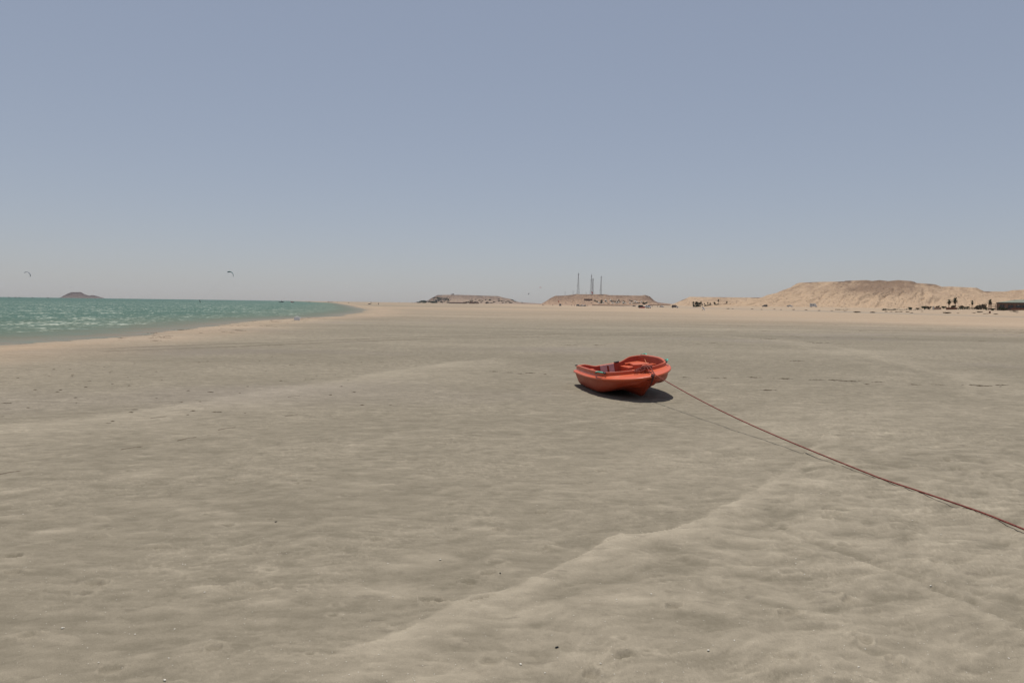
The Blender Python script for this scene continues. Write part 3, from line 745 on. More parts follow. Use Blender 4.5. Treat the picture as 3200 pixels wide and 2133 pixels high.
MB().tube([inv @ p for p in path], 0.009, 5).build('coil', m_rope, rope, smooth=True)
tails = [[(0.05,0.05,0.05),(0.17,0.06,0.0),(0.28,0.05,-0.05),(0.375,0.04,-0.10),(0.405,0.03,-0.15)], [(0.04,-0.01,0.05),(0.14,-0.01,0.01),(0.22,-0.02,-0.03)], [(0.0,0.0,0.05),(-0.04,-0.16,0.02),(0.02,-0.25,0.0),(0.12,-0.18,-0.01),(0.10,-0.06,0.02)], [(-0.02,-0.04,0.04),(-0.06,-0.20,0.02),(0.0,-0.31,0.0),(0.09,-0.27,-0.01)]]
for tl_ in tails:
    P_ = [BM @ (coil_c + Vector((a, b_*0.75, c+0.01))) for a, b_, c in tl_]
    MB().tube([inv @ Vector(q) for q in catmull([tuple(p) for p in P_], 6)], 0.0085, 6).build('tail', m_rope, rope, smooth=True)
rA = BM @ (coil_c + Vector((0.05, 0.06, 0.045))); rB = BM @ Vector((BL+0.05, 0.10, zrail(BL)+0.045))
g1 = on_ground(2815, 1525); g2 = on_ground(3200, 1661); g3 = on_ground(3560, 1810)
tp = []
for t in np.linspace(0, 1, 60):
    p = rB.lerp(Vector((g1.x, g1.y, 0.018)), t); p.z -= 0.10*math.sin(math.pi*t)*(1-0.25*t); p.z = max(p.z, 0.018); tp.append(p)
gp = catmull([tuple(tp[-1]), (lerp(g1.x, g2.x, .5)+0.012, lerp(g1.y, g2.y, .5), 0.016), (g2.x, g2.y, 0.020), (g3.x+0.05, g3.y, 0.02), (g3.x+0.6, g3.y-0.9, 0.012)], 14)[1:]
tp = [rA, rA.lerp(rB, 0.5)+Vector((0,0,0.008))] + tp + [Vector(p) for p in gp]
sz_ = surf_many(tp)
pd_ = np.pad(sz_, 4, mode='edge'); sz_ = np.max([pd_[i:i+len(sz_)] for i in range(9)], axis=0)
sz_ = np.convolve(np.pad(sz_, 5, mode='edge'), np.ones(11)/11, 'valid')
for p, z in zip(tp, sz_): p.z = max(p.z, z+0.009)
for p, z in zip(tp[-46:], sz_[-46:]): p.z = z+0.009
for i in range(len(tp)-58, len(tp)-46): t_ = (i-(len(tp)-58))/12; tp[i].z = lerp(tp[i].z, sz_[i]+0.009, t_)
strands([inv @ p for p in tp], 0.0085, 0.045).build('line', m_rope, rope, smooth='all')
# ------------------------------------------------------------------ shared small materials
M = {k: mat(k, *v) for k, v in {
 'white_paint': ((0.62,0.62,0.60), 0.4, 0.06, 2), 'silver_paint': ((0.42,0.43,0.44), 0.3, 0.06, 2, 0.5), 'dark_paint': ((0.03,0.035,0.045), 0.3, 0.1, 2, 0.5),
 'olive_paint': ((0.06,0.075,0.05), 0.5, 0.15, 2), 'glass_dark': ((0.02,0.025,0.03), 0.12, 0.1, 2, 0.6), 'tyre': ((0.02,0.02,0.02), 0.8, 0.2, 5),
 'canvas_grey': ((0.16,0.14,0.13), 0.9, 0.15, 3), 'red_tube': ((0.42,0.02,0.03), 0.5, 0.1, 3), 'steel': ((0.17,0.155,0.15), 0.6, 0.2, 1),
 'lamp_glass': ((0.7,0.7,0.65), 0.2, 0.05, 5), 'tent_cloth': ((0.50,0.44,0.36), 0.9, 0.12, 1), 'dark_opening': ((0.05,0.04,0.035), 0.9, 0.2, 2),
 'bush_green': ((0.060,0.070,0.036), 0.9, 0.45, 1.5), 'bush_brown': ((0.10,0.072,0.045), 0.95, 0.5, 2), 'palm_leaf': ((0.060,0.066,0.034), 0.8, 0.4, 3), 'palm_dead': ((0.13,0.085,0.05), 0.9, 0.35, 4),
 'trunk': ((0.12,0.085,0.06), 0.95, 0.3, 5), 'hedge_green': ((0.045,0.055,0.030), 0.95, 0.5, 1.2), 'roof_green': ((0.165,0.18,0.14), 0.8, 0.15, 0.8), 'wall_brown': ((0.20,0.13,0.098), 0.9, 0.25, 1.2),
 'brick_red': ((0.20,0.095,0.06), 0.9, 0.25, 2), 'timber': ((0.16,0.10,0.075), 0.85, 0.2, 3), 'stone_wall': ((0.42,0.31,0.23), 0.95, 0.25, 1.5), 'white_wall': ((0.58,0.54,0.47), 0.9, 0.08, 1),
 'seaweed': ((0.080,0.056,0.033), 0.9, 0.5, 30), 'twig': ((0.12,0.07,0.045), 0.9, 0.4, 30), 'shell': ((0.60,0.56,0.48), 0.6, 0.2, 50), 'skin': ((0.30,0.17,0.11), 0.7, 0.1, 5),
 'wetsuit': ((0.015,0.015,0.018), 0.7, 0.3, 8), 'cloth_dark': ((0.05,0.05,0.065), 0.9, 0.3, 6), 'cloth_red': ((0.30,0.05,0.04), 0.9, 0.2, 6), 'kite_black': ((0.012,0.016,0.018), 0.6, 0.3, 3),
 'kite_teal': ((0.05,0.22,0.22), 0.5, 0.2, 2), 'kite_grey': ((0.20,0.21,0.25), 0.6, 0.2, 2), 'kite_red': ((0.45,0.025,0.03), 0.5, 0.2, 2), 'kite_orange': ((0.55,0.12,0.08), 0.5, 0.2, 2),
 'plastic_white': ((0.70,0.71,0.72), 0.4, 0.05, 4), 'rock_dark': ((0.17,0.12,0.085), 0.95, 0.35, 0.6), 'hair': ((0.02,0.015,0.012), 0.8, 0.2, 9), 'blue_pad': ((0.03,0.035,0.06), 0.8, 0.1, 5), 'carbon': ((0.13,0.075,0.05), 0.5, 0.1, 5)}.items()}

from mathutils.bvhtree import BVHTree
def bvh_of(o):
    me = o.data; return BVHTree.FromPolygons([v.co for v in me.vertices], [tuple(p.vertices) for p in me.polygons])
BV = {k: bvh_of(o) for k, o in (('r', hill_r), ('b', hill_b), ('m', hill_m), ('l', hill_l))}
def on_hill(k, px, py):
    d = ray(px, py); h = BV[k].ray_cast(Vector((0, 0, CAM_H)), d.normalized())
    return h[0]
def gz1(x, y): return float(ground_z(np.array([float(x)]), np.array([float(y)]))[0])

# ------------------------------------------------------------------ people (one skinned body each)
def body_mesh(name, J, E, rad, material):
    me = bpy.data.meshes.new(name); me.from_pydata(J, E, []); me.materials.append(material)
    o = bpy.data.objects.new(name, me); COL.objects.link(o)
    md = o.modifiers.new('skin', 'SKIN'); sv = me.skin_vertices[0].data if me.skin_vertices else None
    if sv is None:
        bm = bmesh.new(); bm.from_mesh(me); bm.verts.layers.skin.verify(); bm.to_mesh(me); bm.free(); sv = me.skin_vertices[0].data
    for i, r in enumerate(rad): sv[i].radius = (r, r); sv[i].use_root = (i == 0)
    sd_ = o.modifiers.new('smooth', 'SUBSURF'); sd_.levels = 1; sd_.render_levels = 1
    dg = bpy.context.evaluated_depsgraph_get(); me2 = bpy.data.meshes.new_from_object(o.evaluated_get(dg))
    bpy.data.objects.remove(o); me2.name = name
    return me2
STAND = [(0,0,.93),(0,0,1.15),(0,0,1.38),(0,0,1.50),(0,-.01,1.64),(.17,0,1.40),(.24,.02,1.12),(.25,-.06,.86),(-.17,0,1.40),(-.24,.02,1.12),(-.25,-.06,.86),(.10,0,.90),(.11,-.02,.50),(.11,.02,.07),(.11,-.14,.04),(-.10,0,.90),(-.11,-.02,.50),(-.12,.03,.07),(-.12,-.13,.04)]
SIT = [(0,0,.22),(0,.03,.44),(0,.0,.66),(0,-.02,.78),(0,-.05,.92),(.17,0,.68),(.24,-.10,.46),(.15,-.30,.42),(-.17,0,.68),(-.24,-.10,.46),(-.15,-.30,.42),(.10,-.02,.20),(.13,-.38,.42),(.13,-.52,.07),(.13,-.64,.04),(-.10,-.02,.20),(-.13,-.38,.42),(-.13,-.52,.07),(-.13,-.64,.04)]
RIDE = [(-.30,0,.62),(-.40,0,.82),(-.46,0,1.02),(-.46,0,1.13),(-.45,0,1.26),(-.42,-.17,1.04),(-.22,-.16,1.00),(.02,-.10,1.06),(-.42,.17,1.04),(-.22,.16,1.00),(.02,.10,1.06),(-.28,-.10,.58),(-.02,-.16,.42),(.02,-.22,.12),(.14,-.22,.10),(-.28,.10,.58),(-.04,.20,.42),(.12,.26,.12),(.24,.26,.10)]
BE = [(0,1),(1,2),(2,3),(3,4),(2,5),(5,6),(6,7),(2,8),(8,9),(9,10),(0,11),(11,12),(12,13),(13,14),(0,15),(15,16),(16,17),(17,18)]
BR = [.125,.12,.12,.055,.105,.06,.045,.035,.06,.045,.035,.09,.06,.045,.04,.09,.06,.045,.04]
BODY = {(k, c): body_mesh('person', J, BE, BR, M[c]) for k, J in (('stand', STAND), ('sit', SIT), ('ride', RIDE)) for c in ('cloth_dark', 'cloth_red', 'wetsuit') if (k == 'ride') == (c == 'wetsuit')}
def person(pose, cloth, loc, rz, label, group=None):
    t = thing('person', label, 'person', loc, rz, group)
    o = bpy.data.objects.new('body', BODY[(pose, cloth)]); COL.objects.link(o); o.parent = t
    J = {'stand': STAND, 'sit': SIT, 'ride': RIDE}[pose][4]
    MB().blob((J[0], J[1]+0.02, J[2]+0.04), (.10,.115,.10), 3, 8, 6, 0.04).build('hair', M['hair'], t, smooth='all')
    for s_ in (-1, 1):
        q = {'stand': (s_*.25,-.07,.82), 'sit': (s_*.13,-.33,.42), 'ride': (.04, s_*.10, 1.06)}[pose]
        MB().blob(q, (.04,.05,.06), 4, 6, 4, 0.05).build('hand', M['skin'], t, smooth='all')
    MB().blob((J[0]+(.06 if pose == 'ride' else 0), J[1]-(.05 if pose != 'ride' else 0), J[2]), (.07,.06,.095), 4, 8, 6, 0.03).build('face', M['skin'], t, smooth='all')
    return t

# ------------------------------------------------------------------ kites
def kite(px, py, D, rad, rot, mat_le, mat_can, label, chord=0.9, pitch=0.35, lines_to=None, yaw=0.0):
    c = at(px, D, py); t = thing('kite', label, 'kite', c, 0)
    rows_le, can = [], []
    Mx = Matrix.Rotation(yaw, 3, 'Z') @ Matrix.Rotation(rot, 3, 'Y')
    N = 17
    for i in range(N):
        a = R(-78) + R(156)*i/(N-1); tap = math.cos(a*0.95)**0.55
        p = Vector((rad*1.05*math.sin(a), 0.10*rad*(1-tap), rad*math.cos(a)))
        rows_le.append((Mx @ p, 0.065*rad*(0.35+0.65*tap)))
        ch = chord*rad*(0.25+0.75*tap); nrm = Vector((math.sin(a), 0, math.cos(a)))
        can.append([Mx @ (p + Vector((0, ch*v, 0)) - nrm*(ch*v*math.sin(pitch)*(1) - 0.16*ch*math.sin(math.pi*v))) for v in (0, .25, .5, .75, 1)])
    MB().tube([p for p, r in rows_le], [r for p, r in rows_le], 8).build('leading_edge', mat_le, t, smooth=True)
    vs = [p for row in can for p in row]; fs = [(i*5+k, i*5+k+1, (i+1)*5+k+1, (i+1)*5+k) for i in range(N-1) for k in range(4)]
    m = MB().add(vs, fs).build('canopy', mat_can, t, smooth='all')
    so = m.modifiers.new('thick', 'SOLIDIFY'); so.thickness = 0.02
    for i in (4, 8, 12): MB().tube([p - (Mx @ Vector((0,0,1)))*0.02 for p in can[i]], 0.035*rad, 6).build('strut', mat_le, t, smooth=True)
    if lines_to is not None:
        e = Vector(lines_to) - c
        for k in (0, 6, 10, N-1): MB().bar(can[k][0 if k in (6, 10) else 4], e, 0.004, 3).build('line', M['kite_black'], t)
    return t

# rider on the water and his kite
rd = at(626, 349); rd.z = SEA_Z + 0.22
sb = thing('surfboard', 'small dark board under the feet of the crouching kite rider', 'board', (rd.x+.10, rd.y, rd.z-0.05), 0)
MB().prism([(-.70,.06),(-.62,.02),(.62,.02),(.72,.08),(.70,.11),(.60,.06),(-.62,.06),(-.70,.10)], -.21, .21, lambda x, z: 1-0.35*abs(x/.7)**3).build('deck', M['kite_black'], sb)
MB().box((0.1,0,.075), (.28,.16,.03)).box((-.18,0,.075), (.2,.16,.03)).build('foot_pad', M['blue_pad'], sb)
person('ride', 'wetsuit', (rd.x, rd.y, rd.z), 0, 'kite rider in black wetsuit leaning back above the green water')
kite(717.5, 859.5, 352, 1.85, R(38), M['kite_teal'], M['kite_black'], 'teal and black crescent kite flying above the crouching rider', 0.50, 0.45, lines_to=(rd.x+.04, rd.y, rd.z+1.06))
kite(83.5, 860, 360, 1.75, R(34), M['kite_grey'], M['kite_grey'], 'thin grey crescent kite above the sea, farthest to the left', 0.35, 0.12)
kite(1688, 900, 700, 1.05, R(8), M['kite_red'], M['kite_red'], 'small red arched kite in the sky left of the radio masts', 0.4, 0.4)
kite(1653.5, 919, 700, 0.95, R(-50), M['kite_black'], M['kite_black'], 'small black curled kite low beside the gap between two hills', 0.8, 0.6)
kite(1848.5, 915, 700, 1.2, R(70), M['kite_red'], M['kite_red'], 'bright red kite just in front of the middle radio mast', 1.3, 0.7)
kite(1744.5, 942, 680, 0.85, R(80), M['kite_orange'], M['kite_orange'], 'orange red kite low against the slope of the masted hill', 1.2, 0.7)
kite(291.5, 910, 1500, 1.7, R(70), M['kite_orange'], M['kite_grey'], 'tiny curled kite just right of the island', 0.6, 0.4)
kite(361, 906, 1500, 1.8, R(75), M['kite_orange'], M['kite_black'], 'tiny dark kite well right of the island', 0.6, 0.4)
kite(222, 898, 1700, 1.7, R(5), M['kite_grey'], M['kite_grey'], 'tiny pale grey kite straight above the island', 0.5, 0.3)
kite(969, 928, 900, 0.8, R(60), M['kite_orange'], M['kite_grey'], 'tiny kite low over the shallows at the far shore', 0.6, 0.3)

# ------------------------------------------------------------------ small boats far out
def small_boat(px, D, length, rz, mat_h, label, z=None, cabin=True, group=None, extra=None):
    p = at(px, D); p.z = SEA_Z - 0.05 if z is None else z
    t = thing('motor_boat', label, 'boat', p, rz, group); L, W = length, length*0.30
    vs, fs = [], []; NS = 9
    for i in range(NS):
        s_ = i/(NS-1); x = -L/2+L*s_; w = W/2*(1-max(0, (s_-.45)/.55)**2.2); zr = .55+.35*s_*s_; kz = .05+.5*max(0, (s_-.75)/.25)**2
        vs += [(x, -w, zr), (x, -w*.8, kz+.15), (x, 0, kz), (x, w*.8, kz+.15), (x, w, zr)]
    for i in range(NS-1):
        for k in range(4): fs.append((i*5+k, i*5+k+1, (i+1)*5+k+1, (i+1)*5+k))
        fs.append((i*5, (i+1)*5, (i+1)*5+4, i*5+4))
    fs.append((0, 1, 2, 3, 4))
    MB().add(vs, fs).build('hull', mat_h, t)
    if cabin:
        cb = MB().box((L*.05, 0, 1.05), (L*.25, W*.6, .8), taper=.85).build('cabin', M['white_paint'] if extra is None else extra, t)
        MB().box((L*.05, 0, 1.22), (L*.235, W*.605, .25)).build('window', M['glass_dark'], cb)
    MB().box((-L*.5, 0, .75), (.25, .35, .7), taper=.8).build('outboard_motor', M['dark_paint'], t)
    return t
small_boat(879.5, 640, 4.4, R(8), M['dark_paint'], 'dark motor boat on the water near the bay mouth', cabin=True)
small_boat(913.5, 640, 3.0, R(185), M['red_tube'], 'low red boat floating right of the dark motor boat', cabin=False)
small_boat(1027, 1250, 4.6, R(10), M['canvas_grey'], 'grey barge with a pale cabin at the tip of the bay', extra=M['white_paint'])
small_boat(1036, 1500, 6.5, R(4), M['dark_paint'], 'low dark boat just right of the grey barge', cabin=False)
for i, (px, L) in enumerate(((28, 6), (49, 6.5), (61, 7.5), (102, 6), (150, 6.5))):
    small_boat(px, 1750, L, R(random.choice((5, 175, 20))), (M['dark_paint'], M['red_tube'], M['dark_paint'], M['olive_paint'], M['dark_paint'])[i],
      ('dark boat on the sea horizon nearest to the left edge', 'low reddish boat on the horizon, second from the left edge', 'largest dark boat on the horizon below the grey kite', 'olive boat alone on the horizon between grey kite and island', 'dark boat on the horizon nearest the island')[i], extra=M['dark_paint'])

# ------------------------------------------------------------------ vehicles (front is +x)
def wheels(t, xs, yw, r=0.36):
    for x in xs:
        for s_ in (-1, 1):
            w = MB().tube([(x, s_*yw-.11, r), (x, s_*yw+.11, r)], r, 14).build('wheel', M['tyre'], t, smooth=True)
            MB().tube([(x, s_*(yw+.115), r), (x, s_*(yw+.125), r)], r*.55, 10).build('rim', M['silver_paint'], w)
def car(name, label, cat, loc, rz, paint, kind='suv'):
    t = thing(name, label, cat, loc, rz)
    if kind == 'suv':
        body = [(-2.2,.45),(-2.25,.95),(-2.1,1.1),(1.0,1.1),(2.05,.98),(2.25,.75),(2.2,.42)]; cabp = [(-2.1,1.1),(-1.95,1.72),(-1.7,1.82),(.25,1.80),(.95,1.1)]
    elif kind == 'pickup':
        body = [(-2.5,.50),(-2.5,1.05),(1.1,1.1),(2.25,1.0),(2.4,.8),(2.35,.45)]; cabp = [(-.75,1.05),(-.65,1.70),(.35,1.72),(1.1,1.1)]
    else:
        body = [(-2.0,.40),(-2.05,.85),(-1.6,.98),(.9,.98),(1.9,.82),(2.05,.65),(2.0,.38)]; cabp = [(-1.7,.97),(-1.2,1.42),(.1,1.45),(.95,.97)]
    b = MB().prism(body, -.90, .90, lambda x, z: 1-.06*max(0, abs(x)-1.6)).build('body', paint, t)
    taper = lambda x, z: 1-.16*max(0, z-1.0)
    MB().prism(cabp, -.86, .86, taper).build('cabin', paint, t)
    zc = sum(z for x, z in cabp)/len(cabp); xc = sum(x for x, z in cabp)/len(cabp)
    sm = [(xc+(x-xc)*.80, zc+(z-zc)*.66) for x, z in cabp]
    for s_ in (-1, 1):
        MB().prism(sm, s_*.865, s_*.885, taper).build('window', M['glass_dark'], t)
    x1, z1 = cabp[-1]; x0, z0 = cabp[-2]
    MB().add([(x1-.02, -.74, z1+.06), (x1-.02, .74, z1+.06), (x0+.05, .66, z0-.07), (x0+.05, -.66, z0-.07), (x1+.03, -.74, z1+.06), (x1+.03, .74, z1+.06), (x0+.10, .66, z0-.07), (x0+.10, -.66, z0-.07)], [(0,1,2,3),(7,6,5,4),(0,4,5,1),(1,5,6,2),(2,6,7,3),(3,7,4,0)]).build('windscreen', M['glass_dark'], t)
    xf = body[-2][0]
    for s_ in (-1, 1): MB().box((xf-.06, s_*.66, .80), (.10, .32, .16)).build('headlight', M['lamp_glass'], t)
    MB().box((xf+.0, 0, .52), (.10, 1.7, .22)).build('bumper', M['dark_paint'], t)
    if kind == 'pickup': MB().box((-1.6, 0, 1.2), (1.5, 1.5, .35)).build('load', M['canvas_grey'], t)
    wheels(t, (-1.35, 1.40), .80)
    return t
car('parked_car', 'silver off-road car facing the sea beside the red inflatable boat', 'car', at(2025.5, 412), R(-82), M['silver_paint'], 'suv')
car('parked_car', 'dark green jeep parked right behind the red inflatable boat', 'car', at(2005, 432), R(8), M['olive_paint'], 'suv')
car('parked_car', 'small pale car behind, half hidden by the silver off-road car', 'car', at(2017.5, 436), R(-100), M['white_paint'], 'sedan')
car('parked_car', 'grey car between the silver off-road car and the canvas truck', 'car', at(2068, 660), R(-50), M['silver_paint'], 'sedan')
car('parked_car', 'black off-road car at the left foot of the big sandy hill', 'car', at(2389.5, 570), R(200), M['dark_paint'], 'suv')
car('pickup_truck', 'white pickup with loaded bed between the black car and camper', 'pickup', at(2468, 570), R(-35), M['white_paint'], 'pickup')
car('parked_car', 'dark car, left one of three parked below the radio masts', 'car', at(1806.5, 640), R(-70), M['dark_paint'], 'suv')
car('parked_car', 'silver car, middle one of three parked below the radio masts', 'car', at(1819, 645), R(-40), M['silver_paint'], 'sedan')
car('parked_car', 'dark grey car, right one of three below the radio masts', 'car', at(1828, 640), R(-110), M['dark_paint'], 'sedan')
car('parked_van', 'tall dark van standing alone left of the three parked cars', 'van', at(1750.5, 640), R(-80), M['dark_paint'], 'suv').scale = (.8, .8, 1.15)
car('parked_car', 'distant black car left of the red inflatable boat', 'car', at(1981.5, 900), R(10), M['dark_paint'], 'sedan')
# canvas truck
t = thing('canvas_truck', 'white cabbed lorry with a grey canvas box body', 'truck', at(2109, 520), R(-14))
MB().box((-.75, 0, 1.45), (3.3, 2.1, 1.75)).build('canvas_body', M['canvas_grey'], t)
for k in range(5): MB().box((-2.25+k*.75, 0, 1.46), (.07, 2.14, 1.8)).build('canvas_hoop', M['steel'], t)
MB().prism([(1.0,.55),(1.0,1.95),(1.55,1.95),(1.9,1.25),(2.6,1.1),(2.65,.55)], -.95, .95).build('cab', M['white_paint'], t)
for s_ in (-1, 1): MB().prism([(1.12,1.35),(1.12,1.8),(1.5,1.8),(1.75,1.35)], s_*.955, s_*.975).build('window', M['glass_dark'], t)
MB().box((-.3, 0, .50), (4.9, 1.0, .16)).build('chassis', M['dark_paint'], t); wheels(t, (-1.6, 1.85), .85, .42)
# camper
t = thing('camper_van', 'white camper van parked below the big sandy hill', 'camper', at(2541, 525), R(-30))
MB().prism([(-2.5,.55),(-2.5,2.75),(-2.35,2.9),(1.1,2.9),(1.75,2.65),(1.9,2.2),(1.3,2.0),(1.3,.55)], -1.08, 1.08).build('living_cabin', M['white_paint'], t)
MB().prism([(1.3,.5),(1.3,1.95),(1.7,1.9),(2.2,1.2),(2.75,1.05),(2.8,.5)], -.95, .95).build('cab', M['white_paint'], t)
MB().add([(1.80,-.8,1.83),(1.80,.8,1.83),(2.26,.85,1.22),(2.26,-.85,1.22),(1.76,-.8,1.80),(1.76,.8,1.80),(2.2,.85,1.2),(2.2,-.85,1.2)], [(0,1,2,3),(7,6,5,4),(0,4,5,1),(1,5,6,2),(2,6,7,3),(3,7,4,0)]).build('windscreen', M['glass_dark'], t)
for s_ in (-1, 1):
    for x0 in (-1.9, -.4): MB().box((x0+.4, s_*1.085, 1.9), (.9, .02, .5)).build('window', M['glass_dark'], t)
    MB().box((2.78, s_*.7, .85), (.06, .3, .18)).build('headlight', M['lamp_glass'], t)
MB().box((2.80, 0, .58), (.08, 1.8, .2)).build('bumper', M['dark_paint'], t); wheels(t, (-1.5, 1.95), .9, .36)
# red inflatable
t = thing('inflatable_boat', 'bright red inflatable boat lying on the sand beside the cars', 'boat', at(2006.5, 405), R(4))
for s_ in (-1, 1): MB().tube(catmull([(-1.5,s_*.55,.32),(0,s_*.6,.30),(.9,s_*.5,.36),(1.45,s_*.18,.5),(1.55,0,.52)], 5), [.22]*20+[.2], 10).build('tube', M['red_tube'], t, smooth=True)
MB().box((-.1, 0, .18), (2.6, .95, .06)).build('floor', M['canvas_grey'], t); MB().box((-1.4, 0, .38), (.07, .95, .4)).build('transom', M['canvas_grey'], t); MB().box((0, 0, .42), (.3, 1.0, .05)).build('thwart', M['canvas_grey'], t)
# foil board standing on the sand
fb = at(2198, 257)
t = thing('foil_board', 'white foil board propped up on its brown fin on the open sand', 'board', fb, R(0))
Rf = Matrix.Rotation(R(58), 3, 'Y')
def fpt(p): q = Rf @ Vector(p); return (q.x, q.y, q.z+0.90)
N = 16; top = [(.92*math.cos(2*math.pi*k/N), 0, .26*math.sin(2*math.pi*k/N)) for k in range(N)]
MB().add([fpt((x, -.06, z)) for x, _, z in top]+[fpt((x*.97, .06, z*.92)) for x, _, z in top], [tuple(range(N)), tuple(range(2*N-1, N-1, -1))]+[(k, (k+1) % N, (k+1) % N+N, k+N) for k in range(N)]).build('board', M['plastic_white'], t)
MB().add([fpt((-.62+.0, -.065, -.10)), fpt((-.28, -.065, -.14)), fpt((-.28, -.065, .12)), fpt((-.62, -.065, .10)), fpt((-.62, -.062, -.10)), fpt((-.28, -.062, -.14)), fpt((-.28, -.062, .12)), fpt((-.62, -.062, .10))], [(0,1,2,3),(7,6,5,4),(0,4,5,1),(1,5,6,2),(2,6,7,3),(3,7,4,0)]).build('deck_pad', M['blue_pad'], t)
MB().tube([(-.10, .05, .85), (-.36, .05, .34)], .045, 6).build('mast', M['carbon'], t)
MB().tube([(-.62,.05,.10),(-.40,.05,.22),(-.10,.05,.14)], [.03,.07,.03], 6).tube([(-.36,.05,.36),(-.42,.05,.20),(-.5,.05,.02)], .035, 6).build('foil_wing', M['carbon'], t)

# ------------------------------------------------------------------ people on the beach
for px, D, pose, cl, lab in ((1727.5, 650, 'stand', 'cloth_dark', 'person in dark clothes standing left of the tall dark van'),
    (1695.5, 640, 'stand', 'cloth_dark', 'left one of two people in dark clothes at the foot of the masted hill'), (1699.5, 640, 'stand', 'cloth_dark', 'right one of two people in dark clothes at the foot of the masted hill'),
    (1786.5, 650, 'stand', 'cloth_dark', 'person in dark clothes between the van and the three cars'), (1795, 650, 'stand', 'cloth_red', 'person in red clothes close left of the three parked cars'),
    (1159.5, 430, 'stand', 'cloth_dark', 'person standing on the far flat beside a low bag, left of the seated one'), (1182.8, 430, 'sit', 'cloth_dark', 'person sitting on the far sand flat right of the standing one'),
    (2033.5, 640, 'stand', 'cloth_red', 'person in red clothes just right of the silver off-road car'), (2038, 645, 'stand', 'cloth_dark', 'person in dark clothes second to the right of the silver off-road car'),
    (2054.5, 640, 'stand', 'cloth_dark', 'person in dark clothes close left of the grey car'), (1836.5, 645, 'stand', 'cloth_dark', 'person in dark clothes just right of the three parked cars'),
    (965, 700, 'stand', 'cloth_dark', 'left one of two people wading in the far shallows'), (968.5, 705, 'stand', 'cloth_dark', 'right one of two people wading in the far shallows'),
    (1090, 560, 'sit', 'cloth_dark', 'person sitting near the tip of the bay'), (1054, 800, 'stand', 'cloth_dark', 'person standing alone at the far waterline'),
    (1247, 1000, 'stand', 'cloth_dark', 'distant person on the bare flat right of the seated one'), (1288, 1000, 'stand', 'cloth_dark', 'distant person near the left end of the terraced hill'), (1296, 1000, 'stand', 'cloth_dark', 'distant person closest to the left end of the terraced hill')):
    p = at(px, D); p.z = max(p.z, SEA_Z-0.35)
    person(pose, cl, p, R(random.uniform(-60, 60)), lab)
p = at(1154.5, 430); t = thing('kit_bag', 'low dark bag lying beside the standing person on the far flat', 'bag', p, 0)
MB().tube(catmull([(-.8,0,.2),(-.5,0,.24),(.4,0,.22),(.8,0,.16)], 4), [.12]*2+[.22]*9+[.1]*2, 8).build('sack', M['cloth_dark'], t, smooth=True); MB().tube(catmull([(-.3,0,.4),(0,0,.55),(.3,0,.4)], 4), .02, 5).build('handle', M['black_r'] if 'black_r' in M else M['tyre'], t)

# ------------------------------------------------------------------ radio masts on the middle hill
def radio_mast(px, ytop, ybase, wb, label, dishes=()):
    D = 1512; b_ = at(px, D, ybase); top = at(px, D, ytop).z; H = top-b_.z+1.0
    t = thing('radio_mast', label, 'mast', (b_.x, D, b_.z-1.0), R(20)); th = 0.095
    f = lambda z: wb/2*(1-z/H)**1.15 + 0.30
    zs = np.linspace(0, H*.97, 15)
    for sx in (-1, 1):
        for sy in (-1, 1):
            MB().tube([(sx*f(z), sy*f(z), z) for z in zs], th*1.25, 4).build('leg', M['steel'], t)
    br = MB()
    for z0, z1 in zip(zs[:-1], zs[1:]):
        a, c = f(z0), f(z1); C0 = [(-a,-a),(a,-a),(a,a),(-a,a)]; C1 = [(-c,-c),(c,-c),(c,c),(-c,c)]
        for k in range(4):
            p0, p1 = C0[k], C0[(k+1) % 4]; q0, q1 = C1[k], C1[(k+1) % 4]
            br.bar((*p0, z0), (*q1, z1), th*.6, 3).bar((*p1, z0), (*q0, z1), th*.6, 3).bar((*q0, z1), (*q1, z1), th*.6, 3)
    br.build('bracing', M['steel'], t)
    MB().bar((0, 0, H*.96), (0, 0, H*1.03), .2, 5).build('antenna_rod', M['steel'], t)
    for fr, sd_ in dishes:
        z = H*fr; MB().lathe([(0, -.3), (.9, -.1), (1.1, .5), (.9, .55), (0, .2)], 10, (sd_*(f(z)+.9), 0, z)).build('dish', M['canvas_grey'], t)
    MB().box((0, 0, H*.93), (2.4, 2.4, .5)).build('platform', M['steel'], t)
    return t
radio_mast(1806.5, 853, 920, 4.6, 'tall lattice radio mast on the hill, the leftmost of the masts', ((.43, -1), (.95, 1)))
radio_mast(1847.5, 857, 920, 4.4, 'tall lattice radio mast, taller one of the close middle pair', ((.7, -1),))
radio_mast(1852.2, 869, 920, 3.8, 'shorter lattice mast right beside the tall middle one', ((.9, 1),))
radio_mast(1877.6, 863, 919.5, 2.8, 'slim lattice radio mast on the hill, rightmost of the masts', ((.25, -1), (.98, 1)))
for (xa, xb, yt, yb, lab) in ((1764.5, 1767.3, 911, 924, 'leftmost pair of thin poles on the hill crest'), (1790, 1792.8, 908, 921.5, 'pair of thin poles just left of the leftmost mast'), (1830.5, 1833, 912, 921, 'short pair of poles between the left and middle masts')):
    a = at(xa, 1505, yb); c = at(xb, 1505, yb); H = at(xa, 1505, yt).z-a.z
    t = thing('power_pole', lab, 'pole', (a.x, 1505, a.z-1))
    for x in (0, c.x-a.x): MB().tube([(x, 0, 0), (x, 0, H+1)], [.17, .12], 5).build('post', M['steel'], t)
    MB().box(((c.x-a.x)/2, 0, H+.4), (c.x-a.x+1.2, .18, .18)).build('crossbar', M['steel'], t)
t = thing('hut', 'small dark hut on the flat crest of the terraced hill', 'hut', at(1416, 2262, 920.5), 0)
